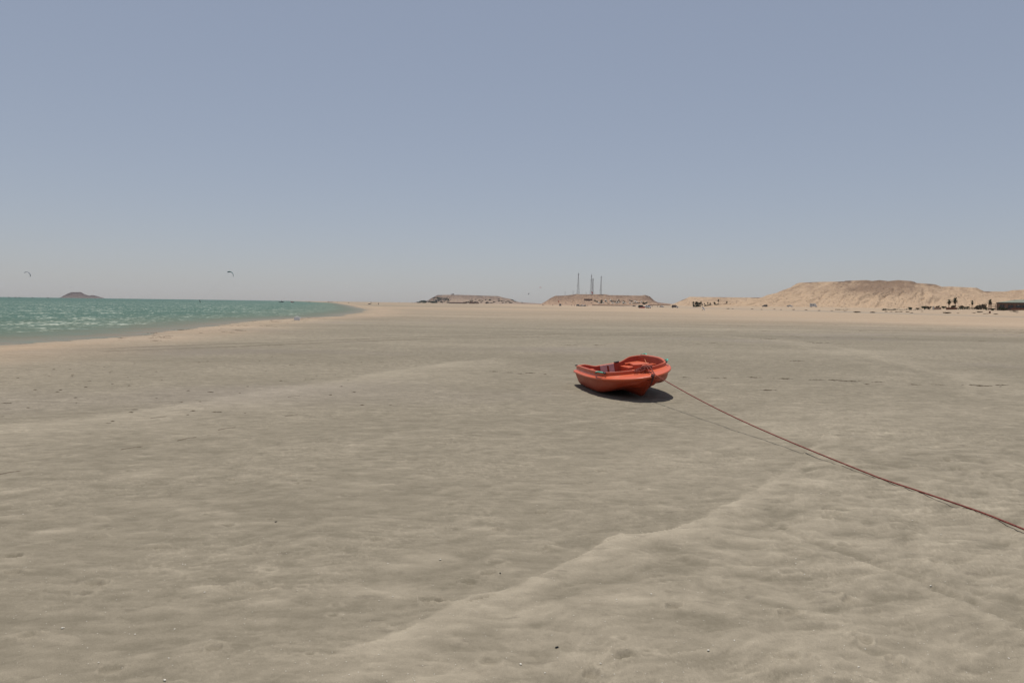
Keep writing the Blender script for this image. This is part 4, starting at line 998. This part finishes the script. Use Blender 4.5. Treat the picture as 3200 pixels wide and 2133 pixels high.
MB().box((0, 0, 1.2), (5.5, 4, 3)).build('wall', M['wall_brown'], t); MB().prism([(-3.1,2.6),(0,3.6),(3.1,2.6)], -2.3, 2.3).build('roof', M['steel'], t); MB().box((-5.5, 0, 1.0), (3, 3, 2.4)).build('annex', M['wall_brown'], t)

# ------------------------------------------------------------------ tents, bungalows, walls and bushes on the far slopes
def tent_proto():
    t = thing('tent', 'pale pointed tent among bushes on the slope below the masts', 'tent', (0,0,0), 0, 'tents of the camp below the masts')
    MB().lathe([(2.3, 0), (2.25, .9), (1.6, 1.7), (.8, 2.7), (.05, 3.8)], 10).build('canvas', M['tent_cloth'], t)
    MB().prism([(-.5,0),(-.45,1.5),(.45,1.5),(.5,0)], -2.33, -2.20).build('door', M['dark_opening'], t)
    return t
tp0 = None
for (zx, zy, s_) in ((1070,592,1),(1150,592,1),(1190,548,1.1),(1210,574,.8),(1275,550,1.2),(1305,594,.9),(1325,594,.8),(1380,592,1.1),(1420,590,1.1),(1500,592,1.2),(1540,597,.9),(1615,592,1),(1400,548,.9),(1705,572,1.2),(1740,582,1.1),(1665,592,.8),(1815,574,1)):
    h = on_hill('m', 1680+zx/5.602, 840+(zy+10)/5.602)
    if h is None: continue
    if tp0 is None: tp0 = tent_proto(); tp0.location = (h.x, h.y, h.z-.3); tp0.scale = (s_,)*3
    else: dup(tp0, (h.x, h.y, h.z-.3), 0, sc=s_)
def leaf_mesh(name, r, seed, material, cnt=170, leaf=0.16, flat=0.75):
    """crown of many small leaf faces spread through clumps"""
    q = random.Random(seed); mb = MB()
    clumps = [(q.gauss(0, .38)*r[0], q.gauss(0, .38)*r[1], (q.random()**.7)*r[2], q.uniform(.25, .5)) for _ in range(9)]
    for i in range(cnt):
        cx, cy, cz, cr = q.choice(clumps); d = Vector((q.gauss(0, 1), q.gauss(0, 1), q.gauss(0, .8))).normalized()*cr*(q.random()**.4)
        p = Vector((cx+d.x*r[0], cy+d.y*r[1], max(.02, cz+d.z*r[2]*flat))); s_ = leaf*q.uniform(.6, 1.5)*max(r)
        a = Vector((q.gauss(0,1), q.gauss(0,1), q.gauss(0,1))).normalized(); b_ = a.orthogonal().normalized()*s_; c = a.cross(b_)*.6
        mb.add([p-b_, p-c, p+b_, p+c], [(0,1,2,3)])
    return mb.mesh(name, material)
CROWN = [leaf_mesh('crown', (1, 1, 1.1), k, M['bush_green'] if k < 4 else M['bush_brown'], 260) for k in range(6)]
STEM = MB().tube([(0,0,-.1),(.03,0,.3),(.0,.05,.6)], [.09,.07,.03], 6).tube([(0,0,.2),(.25,.1,.6)], [.05,.02], 5).tube([(0,0,.15),(-.22,-.1,.55)], [.05,.02], 5).mesh('stem', M['trunk'])
def bush(loc, sc_, k, label, group=None, cat='bush', name='bush', rz=None):
    t = thing(name, label, cat, loc, random.uniform(0, 6) if rz is None else rz, group); t.scale = sc_
    for nm, me in (('crown', CROWN[k]), ('stem', STEM)):
        o = bpy.data.objects.new(nm, me); COL.objects.link(o); o.parent = t
    return t
rb = random.Random(21)
for i in range(30):
    px, py = 1680+rb.uniform(1000, 1780)/5.602, 840+rb.choice((560, 575, 582, 600, 612))/5.602
    h = on_hill('m', px, py)
    if h: bush((h.x, h.y, h.z-.4), (rb.uniform(2, 4.2), 2.2, rb.uniform(1.2, 2.2)), rb.randrange(4), 'dark green bush among the pale tents on the slope', 'bushes of the tent camp')
for i in range(8):
    h = on_hill('m', 1680+rb.uniform(1840, 1930)/5.602, 840+rb.uniform(590, 625)/5.602)
    if h: bush((h.x, h.y, h.z-.4), (rb.uniform(2.5, 4), 2.2, rb.uniform(1.6, 2.6)), rb.randrange(4), 'dark green bush at the right end of the tent camp', 'bushes at the right end of the tent camp')
def wall_thing(p0, p1, h, th, m, label, name='garden_wall', cat='wall'):
    p0, p1 = Vector(p0), Vector(p1); d = p1-p0; L = math.hypot(d.x, d.y)
    t = thing(name, label, cat, p0, math.atan2(d.y, d.x)); t['kind'] = 'thing'
    MB().box((L/2, 0, h/2-.4), (L, th, h+.8)).build('wall_body', m, t)
    MB().box((L/2, 0, h+.06), (L+.1, th+.12, .12)).build('coping', m, t)
    return t
gm = lambda px, D, dz=0: Vector(at(px, D))+Vector((0, 0, dz))
wall_thing(gm(1850, 1300), gm(1990, 1300), 1.7, .5, M['stone_wall'], 'long brown retaining wall below the pale tents')
a = on_hill('m', 1826, 938); c = on_hill('m', 1850, 938)
if a and c: wall_thing(a, c, 3.0, 3, M['wall_brown'], 'short dark brown wall left of the upper tents', )
wall_thing(gm(2026, 1100), gm(2096, 1100, .2), 1.7, .4, M['stone_wall'], 'low pale brown wall stretching right of the tent camp')
# bungalows in three rows on the left hill
bp_ = None
for row, (x0, x1, y, n_) in enumerate(((500, 630, 520, 7), (420, 640, 547, 11), (205, 560, 574, 15))):
    for i in range(n_):
        h = on_hill('l', 1280+(x0+(x1-x0)*i/(n_-1))/5.602, 840+y/5.602)
        if h is None: continue
        if bp_ is None:
            bp_ = thing('bungalow', 'small white terrace bungalow in the rows on the far left hill', 'bungalow', (h.x, h.y, h.z-.5), 0, 'bungalows on the terraced hill')
            MB().box((0, 0, 1.3), (4.4, 4, 2.8)).build('wall', M['white_wall'], bp_); MB().box((0, -2.03, 1.0), (1.5, .08, 1.8)).build('door', M['dark_opening'], bp_); MB().box((0, 0, 2.8), (5, 4.6, .25)).build('roof', M['white_wall'], bp_)
        else: dup(bp_, (h.x, h.y, h.z-.5))
for i in range(60):
    zx = rb.uniform(130, 680); zy = rb.uniform(505, 600) if zx > 420 else rb.uniform(560, 602)
    h = on_hill('l', 1280+zx/5.602, 840+zy/5.602)
    if h: bush((h.x, h.y+2, h.z-.6), (rb.uniform(4, 8), 4, rb.uniform(1.8, 3.2)), rb.randrange(4), 'dark green bush around the white bungalows on the far left hill', 'bushes around the terrace bungalows')
for i in range(55):
    zx = rb.uniform(950, 2000); zy = rb.uniform(540, 610)-(zx-950)*0.01
    h = on_hill('l', 1280+zx/5.602, 840+zy/5.602)
    if h: bush((h.x, h.y, h.z-.5), (rb.uniform(3.5, 7), 3.5, rb.uniform(1.3, 2.6)), rb.choice((0, 1, 2, 4, 5)), 'dark scrub bush on the right half of the terraced far left hill', 'scrub on the right half of the terraced hill')
for (za, zb, lab) in ((690, 1000, 'long low dark wall at the foot of the terraced hill'), (1040, 1150, 'dark block wall right of the long low wall at the terraced hill'), (1160, 1215, 'short dark wall at the sandy foot of the terraced hill')):
    wall_thing(gm(1280+za/5.602, 1900), gm(1280+zb/5.602, 1900), 3.2 if zb != 1150 else 5, 3, M['wall_brown'], lab)

# ------------------------------------------------------------------ palms
def palm_meshes(seed, H, fan=True):
    q = random.Random(seed); lean = q.uniform(-.25, .25)
    tr = MB().tube([(lean*(z/H)**2, 0, z) for z in np.linspace(-.3, H, 9)], [.24]+[.19-.05*i/8 for i in range(8)], 8).mesh('trunk', M['trunk'], True)
    mb, md = MB(), MB()
    for k in range(34):
        a = q.uniform(0, 2*math.pi); el = q.uniform(-.5, 1.35); L = q.uniform(1.1, 1.7); d = Vector((math.cos(a)*math.cos(el), math.sin(a)*math.cos(el), math.sin(el)))
        side = Vector((-math.sin(a), math.cos(a), 0)); o_ = Vector((lean, 0, H)); P_ = []
        for s_ in (0, .35, .7, 1): P_.append(o_ + d*L*s_ + Vector((0, 0, -.5*s_*s_)))
        w = (.04, .28, .34, .06)
        vs = [p-side*w_ for p, w_ in zip(P_, w)]+[p+side*w_ for p, w_ in zip(P_, w)]
        mb.add(vs, [(0,1,5,4),(1,2,6,5),(2,3,7,6)])
    for k in range(16):
        a = q.uniform(0, 2*math.pi); o_ = Vector((lean, 0, H-.1)); d = Vector((math.cos(a)*.45, math.sin(a)*.45, -1)); side = Vector((-math.sin(a), math.cos(a), 0)); L = q.uniform(.8, 1.5)
        md.add([o_-side*.05, o_+side*.05, o_+d*L+side*.22, o_+d*L-side*.22], [(0,1,2,3)])
    return tr, mb.mesh('crown', M['palm_leaf']), md.mesh('dead_fronds', M['palm_dead'])
PALM = [palm_meshes(k, h) for k, h in ((1, 3.4), (2, 4.6), (3, 6.0))]
def palm(loc, k, sc_, label, group=None):
    t = thing('palm_tree', label, 'palm', loc, random.uniform(0, 6), group); t.scale = sc_
    for nm, me in zip(('trunk', 'crown', 'dead_fronds'), PALM[k]):
        o = bpy.data.objects.new(nm, me); COL.objects.link(o); o.parent = t
for px, k, s_ in ((2165.5,1,.95),(2168,0,.7),(2176,1,.95),(2174,0,1),(2179,0,1.1),(2184,0,1),(2190,1,.9),(2188,0,.9),(2194,0,.7),(2201,1,.62),(2211,1,.75),(2219,0,.8),(2231,1,.75),(2233,0,.8)):
    palm(at(px, 700), k, (s_*1.15,)*3, 'palm in the clump at the foot of the low hill, left of the grey wall', 'palm clump at the low hill')
palm(at(2244.5, 705), 2, (1.0, 1.0, 1.0), 'tallest palm with a round crown rising behind the grey wall')
palm(at(2270, 705), 1, (.95,)*3, 'bushy palm rising behind the red brown wall')
for i, px in enumerate((2170, 2175, 2181, 2186, 2205, 2212, 2222, 2240, 2258, 2268)):
    bush(Vector(at(px, 695))-Vector((0,0,.1)), (rb.uniform(1.6, 2.8), 1.6, rb.uniform(1.2, 2.2)), rb.randrange(4), 'low bush under the palms at the low hill', 'bushes under the palm clump')
wall_thing(gm(2236, 700), gm(2262, 700), 2.2, .4, M['canvas_grey'], 'grey wall below the tallest palm of the clump')
wall_thing(gm(2260, 690), gm(2286, 690), 2.4, .4, M['brick_red'], 'red brown wall right of the grey wall at the palms')
wall_thing(gm(2292, 690), gm(2311, 690), 1.9, .4, M['brick_red'], 'shorter red brown wall farthest right of the palm clump')
p = at(2301, 700); t = thing('light_pole', 'thin pole with a lamp head behind the shorter red brown wall', 'pole', p); MB().tube([(0,0,0),(0,0,5.6)], .12, 6).build('post', M['steel'], t); MB().box((.3,0,5.6), (.9,.25,.15)).build('lamp_head', M['steel'], t)

# ------------------------------------------------------------------ beach restaurant, hedges and gardens at the right
DB = 262
a = at(3112, DB); zt = a.z
bx = lambda px, D=DB: (px-1600)/F_PX*D
t = thing('beach_house', 'single storey brown building with a green hipped roof at the right edge', 'building', (bx(3111), DB, zt), R(-34))
WID, DEP, EAVE = 17.0, 9.0, 3.05
MB().box((WID/2, DEP/2, EAVE/2-.2), (WID, DEP, EAVE+.4)).build('wall', M['wall_brown'], t)
rf = MB().add([(-.3,-.5,EAVE),(WID+.3,-.5,EAVE),(WID+.3,DEP+.5,EAVE),(-.3,DEP+.5,EAVE),(6.2,DEP/2,EAVE+1.15),(WID-6.2,DEP/2,EAVE+1.15),(-.3,-.5,EAVE-.14),(WID+.3,-.5,EAVE-.14),(WID+.3,DEP+.5,EAVE-.14),(-.3,DEP+.5,EAVE-.14)],
   [(0,1,5,4),(1,2,5),(2,3,4,5),(3,0,4),(6,9,8,7),(0,6,7,1),(1,7,8,2),(2,8,9,3),(3,9,6,0)]).build('roof', M['roof_green'], t)
MB().box((WID/2, -.56, EAVE-.14), (WID+.7, .06, .26)).build('fascia', M['dark_opening'], rf)
for k, (x0, w_, z0, h_) in enumerate(((.9, 1.4, 1.35, 1.7), (3.4, 1.6, 1.5, 1.2), (5.9, 3.4, 1.55, 1.2), (10.5, 2.2, 1.5, 1.2))):
    wd = MB().box((x0+w_/2, -.04, z0), (w_, .10, h_)).build('window', M['glass_dark'], t)
    for s_ in (-1, 0, 1): MB().box((x0+w_/2+s_*w_/2, -.11, z0), (.10, .06, h_+.1)).build('frame', M['timber'], wd)
MB().box((8.4+.6, -.05, 1.1), (1.0, .12, 2.2)).build('door', M['dark_opening'], t)
MB().box((WID*.62, -.9, .35), (WID*.72, .25, 1.3)).build('brick_plinth', M['brick_red'], t)
MB().box((5.9+.7, -.07, 2.0), (.55, .10, .2)).build('notice', M['white_wall'], t)
pg = thing('pergola', 'open timber pergola leaning on the left end of the brown building', 'pergola', (bx(3091.0), DB+1.0, zt), R(-34))
for x in (0, .85, 2.1):
    for y in (0, 2.2): MB().box((x, y, 1.15), (.12, .12, 2.5)).build('post', M['timber'], pg)
for z in (1.25, 1.75, 2.35):
    MB().box((1.1, -.08, z), (2.6, .06, .12)).build('rail', M['timber'], pg)
for x in np.linspace(-.1, 2.3, 7): MB().box((x, 1.1, 2.47), (.07, 2.9, .10)).build('rafter', M['timber'], pg)
for y in (0, 2.2): MB().box((1.1, y, .55), (2.3, .06, .5)).build('panel', M['timber'], pg)
def hedge(pa, pb, D, h, label):
    a, c = at(pa, D), at(pb, D); L = c.x-a.x; q = random.Random(int(pa)); mb = MB()
    t = thing('hedge', label, 'hedge', a, 0)
    for i in range(int(L*26)):
        x = q.uniform(0, L); z = q.random()*h*(.8+.25*math.sin(x*1.3)); p = Vector((x, q.uniform(-.35, .35), z)); s_ = q.uniform(.10, .24)
        d = Vector((q.gauss(0,1), q.gauss(0,1), q.gauss(0,1))).normalized(); b_ = d.orthogonal().normalized()*s_; e = d.cross(b_)*.7
        mb.add([p-b_, p-e, p+b_, p+e], [(0,1,2,3)])
    mb.build('foliage', M['hedge_green'], t); st = MB()
    for i in range(int(L/1.2)): st.bar((i*1.2, 0, -.3), (i*1.2, 0, h*.5), .04, 4)
    st.build('stems', M['trunk'], t)
hedge(2757, 2914, 300, .85, 'long low dark hedge along the terrace edge')
hedge(2992, 3088, 285, 1.0, 'dark hedge left of the pergola')
hedge(2610, 2752, 345, .38, 'thin low dark hedge far left along the dune top')
wall_thing(gm(2916, 296), gm(2940, 296), 1.0, .25, M['stone_wall'], 'low pale garden wall left of the two tall palms')
wall_thing(gm(2956, 292), gm(2990, 292), .9, .25, M['brick_red'], 'low red brown garden wall below the two tall palms')
for px, D, w_, h_, k, lab in ((2846,302,1.25,1.0,1,'round bright green bush above the long hedge'),(2867,302,1.1,.75,4,'low brownish bush right of the round green bush'),(2888,304,1.4,1.25,0,'tall grey green bush left of the white gate post'),(2902,304,1.5,1.2,4,'wide brown bush second left of the white gate post'),
    (2930,305,1.3,1.1,5,'brown bush right of the white gate post'),(2948,304,1.0,.95,0,'small dark bush left of the two tall palms'),(2976,306,1.6,1.25,4,'wide brownish bush between the two tall palms'),(3003,303,1.5,1.15,5,'brown bush right of the two tall palms'),(3020,303,1.2,1.0,0,'grey green bush left of the small palm'),
    (3052,280,1.2,1.5,1,'leafy green bush at the left of the big round tree'),(3128,257,1.1,1.2,2,'bright green bush in front of the brown building'),(3140,257,.9,.8,0,'low bush right of the bright one before the brown building'),(3102,257,.8,.6,3,'low bush in front of the pergola'),(3080,268,.7,.8,2,'yellow green bush between the big round tree and pergola'),
    (2759,305,.9,.35,4,'tiny scrub at the left end of the long hedge'),(2765,310,1.3,.45,5,'flat scrub near the left end of the long hedge')):
    bush(Vector(at(px, D))-Vector((0,0,.05)), (w_, w_*.9, h_), k, lab)
p = at(3063, 278); t = thing('round_tree', 'big dark round tree left of the pergola', 'tree', p)
MB().tube([(0,0,-.2),(.05,0,.8),(0,.1,1.6)], [.16,.13,.06], 7).build('trunk', M['trunk'], t); c_ = bpy.data.objects.new('crown', leaf_mesh('crown', (2.2,2.0,1.9), 77, M['bush_brown'], 700, .10)); COL.objects.link(c_); c_.parent = t; c_.location = (0,0,.25)
palm(at(2964, 300), 0, (.85,.85,1.0), 'left one of two tall palms in the terrace garden')
palm(at(2983.5, 300), 0, (.95,.95,1.18), 'right and taller one of two palms in the terrace garden')
palm(at(3036, 296), 0, (.5,.5,.9), 'small round headed palm left of the big round tree')
palm(at(3092.5, 275), 0, (.7,.7,1.0), 'palm whose crown shows above the pergola')
p = at(2915.5, 295); t = thing('gate_post', 'small white gate post in the hedge row', 'post', p); MB().box((0,0,.7), (.55,.4,1.5)).build('shaft', M['white_wall'], t); MB().box((0,0,1.5), (.75,.55,.15)).build('cap', M['white_wall'], t)
p = at(3092.5, 225); t = thing('barrel', 'rusty barrel standing on the dune in front of the pergola', 'barrel', p)
MB().lathe([(0,0),(.26,0),(.28,.3),(.27,.32),(.28,.34),(.26,.72),(0,.72)], 14).build('drum', M['brick_red'], t, smooth=True)
for z in (.02, .36, .70): MB().lathe([(.275,z-.015),(.295,z),(.275,z+.015)], 14).build('hoop', M['steel'], t)

# driftwood, scrub and rocks on the dune foot
DUNE = [(2675,262,1.3),(2727,262,1.0),(2960,236,1.2),(2964,240,.9),(2993,236,.5),(3044,232,.6),(3060,238,1.1),(3170,232,1.1),(3109,214,.7),(2849,250,.6),(2835,262,.8),(2815,268,.7),(2800,268,.7),(2785,272,.6),(2770,275,.7),(3085,222,.45),(3076,220,.5),(3178,222,.4),(2880,265,.5),(2640,300,.6),(2600,320,.6),(2560,330,.7),(2520,360,.8),(2480,390,.8),(2440,400,.7),(2420,420,.8),(2380,420,.8),(2350,440,.9),(2290,470,.9),(2275,480,1.1)]
for i, (px, D, s_) in enumerate(DUNE):
    bush(Vector(at(px, D))-Vector((0,0,.05)), (s_*1.3, s_, s_*.32), 4+i % 2, 'low dry brown scrub mound on the dune foot at right', 'dry scrub on the dune foot', name='scrub', cat='scrub')
# ------------------------------------------------------------------ rocks on the hills (too many to count)
def scatter_rocks(name, hk, n_, pxr, pyr, smin, smax, seed, material, dens=None):
    q = random.Random(seed); mb = MB(); cnt = 0
    for i in range(n_):
        px, py = q.uniform(*pxr), q.uniform(*pyr)
        if dens and q.random() > dens(px, py): continue
        h = on_hill(hk, px, py)
        if h is None: continue
        s_ = smin+(smax-smin)*q.random()**2.5; cnt += 1
        a = q.uniform(0, 3.1); vs = []
        for sx, sy, sz in ((1,0,0),(0,1,0),(-1,0,0),(0,-1,0),(0,0,1)):
            k = s_*q.uniform(.6, 1.3); x, y = sx*k*1.3, sy*k; vs.append((h.x+x*math.cos(a)-y*math.sin(a), h.y+x*math.sin(a)+y*math.cos(a), h.z-.1*s_+sz*k*.5))
        mb.add(vs, [(0,1,4),(1,2,4),(2,3,4),(3,0,4)])
    o = mb.build(name, material); o['kind'] = 'stuff'; return o
dens_r = lambda px, py: 0.25 + 0.75*math.exp(-((px-2770)/75)**2)*(1 if py < 930 else .45) + 0.3*math.exp(-((px-2640)/60)**2)
scatter_rocks('hill_rocks', 'r', 5200, (2330, 3200), (878, 962), .3, 1.1, 4, M['rock_dark'], dens_r)
scatter_rocks('hill_rocks', 'b', 600, (2110, 2420), (930, 955), .4, 1.7, 5, M['rock_dark'])
scatter_rocks('hill_rocks', 'm', 1300, (1700, 2060), (921, 950), .4, 1.8, 6, M['rock_dark'])

# ------------------------------------------------------------------ wrack, twigs, shells on the sand
def weed_mesh(seed, w, n_):
    q = random.Random(seed); mb = MB()
    for i in range(n_):
        x, y = q.gauss(0, w*.5), q.gauss(0, w*.16); L = q.uniform(.06, .22); a = q.gauss(0, .5)
        mb.tube([(x, y, .004), (x+L*.5*math.cos(a), y+L*.5*math.sin(a), q.uniform(.006, .018)), (x+L*math.cos(a), y+L*math.sin(a), .006)], [.003, q.uniform(.004, .009), .002], 4, cap=False)
    return mb.mesh('seaweed', M['seaweed'])
WEED = [weed_mesh(k, w, n_) for k, (w, n_) in enumerate(((.25, 10), (.35, 16), (.15, 6), (.5, 22), (.1, 4)))]
WL = []
def weed(p, k, sc_, label, group, rz=0.0):
    o = bpy.data.objects.new('seaweed', WEED[k]); COL.objects.link(o); WL.append(o); o.location = (p.x, p.y, 0); o.scale = (sc_,)*3; o.rotation_euler = (0, 0, rz)
    tag(o, label, 'seaweed', group)
q = random.Random(9)
G1 = 'seaweed line beyond the boat'
for px, py, k in ((1768,1078,1),(1795,1077,0),(1810,1078,2),(1860,1078,0),(1885,1079,2),(2228,1181,1),(2262,1182,4),(2346,1180,0),(2440,1184,1),(2445,1184,0),(2540,1187,2),(2548,1187,1),(2590,1187,4),(2600,1188,0),(2633,1191,1),(2660,1191,0),(2690,1189,2),(2740,1193,1),(2705,1201,4),(2850,1201,0),(2930,1201,1),(3052,1205,3),(3060,1205,0),(3120,1203,1),(2135,1179,0),(2080,1178,4),(1620,1168,0),(1650,1166,1),(1590,1164,2),(1700,1170,4),(1540,1160,0),(2485,1127,1),(2500,1127,0),(2390,1219,0)):
    weed(on_ground(px, py), k, q.uniform(.35, .7), 'small dark clump in the seaweed line across the sand beyond the boat', G1, q.uniform(-.4, .4))
G2 = 'seaweed scraps on the damp sand at left'
for i in range(70):
    px = q.uniform(0, 1250); py = q.uniform(1160, 1345) - px*.06
    weed(on_ground(px, py), q.choice((2, 4, 4, 4)), q.uniform(.2, .48), 'dark seaweed scrap scattered on the damp sand at left', G2, q.uniform(-.5, .5))
G3 = 'seaweed along the berm'
for i in range(60):
    y = 27 + 50*q.random()**1.2; x = float(shore_x(y)) + q.uniform(.8, 5.5)
    weed(Vector((x, y, 0)), q.choice((0, 0, 2, 1)), q.uniform(.4, 1.0), "brown seaweed clump on the pale berm by the water's edge", G3, q.uniform(-.4, .4))
G4 = 'seaweed at the dry right flat'
for i in range(34):
    px = q.uniform(2150, 3190); py = q.uniform(1012, 1075)
    weed(on_ground(px, py), q.choice((0, 1, 2)), q.uniform(.4, .8), 'brown seaweed wisp on the dry trampled sand at right', G4, q.uniform(-.5, .5))
for o, z in zip(WL, surf_many([o.location for o in WL])): o.location.z = z
def twig(pa, pb, label):
    a, c = on_ground(*pa), on_ground(*pb); m_ = a.lerp(c, .55)+Vector((0, .03, 0)); P_ = catmull([(v.x, v.y, surf(v.x, v.y)+.004) for v in (a, m_, c)], 6)
    o = thing('twig', label, 'twig', P_[0]); inv_ = Vector(P_[0])
    MB().tube([Vector(p)-inv_ for p in P_], [.0024-.0014*i/len(P_) for i in range(len(P_))], 6).build('stem', M['twig'], o, smooth=True)
    e = Vector(P_[8])-inv_; MB().tube([e, e+Vector((.05,.03,.004))], [.0018,.001], 5).build('side_shoot', M['twig'], o)
twig((-8,1482), (62,1473), 'reddish twig reaching in from the left edge of the picture')
twig((378,1405), (442,1396), 'long thin dark twig on the sand left of centre')
twig((682,1345), (735,1338), 'dark curved twig below the pale left drift')
twig((470,1305), (518,1302), 'short dark twig at the edge of the pale left drift')
twig((900,1240), (938,1237), 'short twig on the upper part of the pale left drift')
twig((555,1378), (612,1368), 'faint bent twig between the long twig and the curved one')
twig((890,1301), (930,1295), 'thin twig to the right below the pale left drift')
# flotsam by the water
p = on_ground(928, 1002); t = thing('plastic_canister', 'white plastic canister lying on the berm near the water', 'canister', (p.x, p.y, surf(p.x, p.y)), R(10))
MB().box((0, 0, .14), (.46, .24, .24), taper=.92).build('container', M['plastic_white'], t); MB().tube([(.23,0,.20),(.31,0,.20)], .035, 8).build('cap', M['plastic_white'], t); MB().tube(catmull([(-.15,0,.25),(-.1,0,.33),(.1,0,.33),(.15,0,.25)], 4), .018, 6).build('handle', M['plastic_white'], t)
p = on_ground(1563, 1797); t = tag(MB().blob((0,0,.002), (.005,.005,.0045), 3, 8, 6, .12).build('pebble', M['kite_black'], None, smooth='all'), 'single black pebble on the damp sand left of the near pale drift', 'pebble'); t.location = (p.x, p.y, surf(p.x, p.y)+.004)
for px, py, lab in ((862,1634,'dark mussel shell on the sand left of centre'), (1740,2036,'dark mussel shell at the bottom centre')):
    p = on_ground(px, py); t = tag(MB().blob((0,0,.001), (.010,.004,.004), 5, 9, 6, .08).build('mussel_shell', M['kite_black'], None, smooth='all'), lab, 'shell'); t.location = (p.x, p.y, surf(p.x, p.y)+.004); t.rotation_euler = (0, 0, .4)
for px, py, lab in ((2851,1627,'largest white shell below the taut rope'), (2213,2038,'white shell at the lower right centre'), (1627,2082,'white shell at the bottom centre'), (1376,1753,'white splinter of shell beside the near pale drift'), (515,2130,'white shell cluster at the bottom left'), (195,1960,'white shell at the lower left'), (2565,1550,'white shell left below the taut rope'), (2908,1833,'white shell at the far lower right')):
    p = on_ground(px, py); t = tag(MB().lathe([(.0, .004), (.014, .003), (.021, .006), (.016, .011), (.0, .014)], 9).build('white_shell', M['shell'], None, smooth='all'), lab, 'shell'); t.location = (p.x, p.y, surf(p.x, p.y)+.002); t.rotation_euler = (.2, .1, q.uniform(0, 6)); t.scale = (.36, .25, .4)
# tiny shell grit
mb = MB(); NS = 1300
PX = np.array([q.uniform(-300, 3500) for _ in range(NS)]); PY = np.array([1300+850*q.random()**.8 for _ in range(NS)])
G = [on_ground(a, c) for a, c in zip(PX, PY)]; gx, gy = np.array([g.x for g in G]), np.array([g.y for g in G]); gzv = ground_z(gx, gy)+micro(gx, gy)[0]
for x, y, z in zip(gx, gy, gzv):
    s_ = q.uniform(.0016, .0042)*(1.8 if q.random() < .05 else 1); a = q.uniform(0, 3.1)
    mb.add([(x+s_*math.cos(a), y+s_*math.sin(a), z+.002), (x-s_*.6*math.sin(a), y+s_*.6*math.cos(a), z+.003), (x-s_*math.cos(a), y-s_*math.sin(a), z+.002), (x+s_*.6*math.sin(a), y-s_*.6*math.cos(a), z+.003), (x, y, z+.002+s_*.5)], [(0,1,4),(1,2,4),(2,3,4),(3,0,4)])
stuff(mb.build('shell_grit', M['shell']), 'tiny white shell fragments strewn over the sand', 'shells')
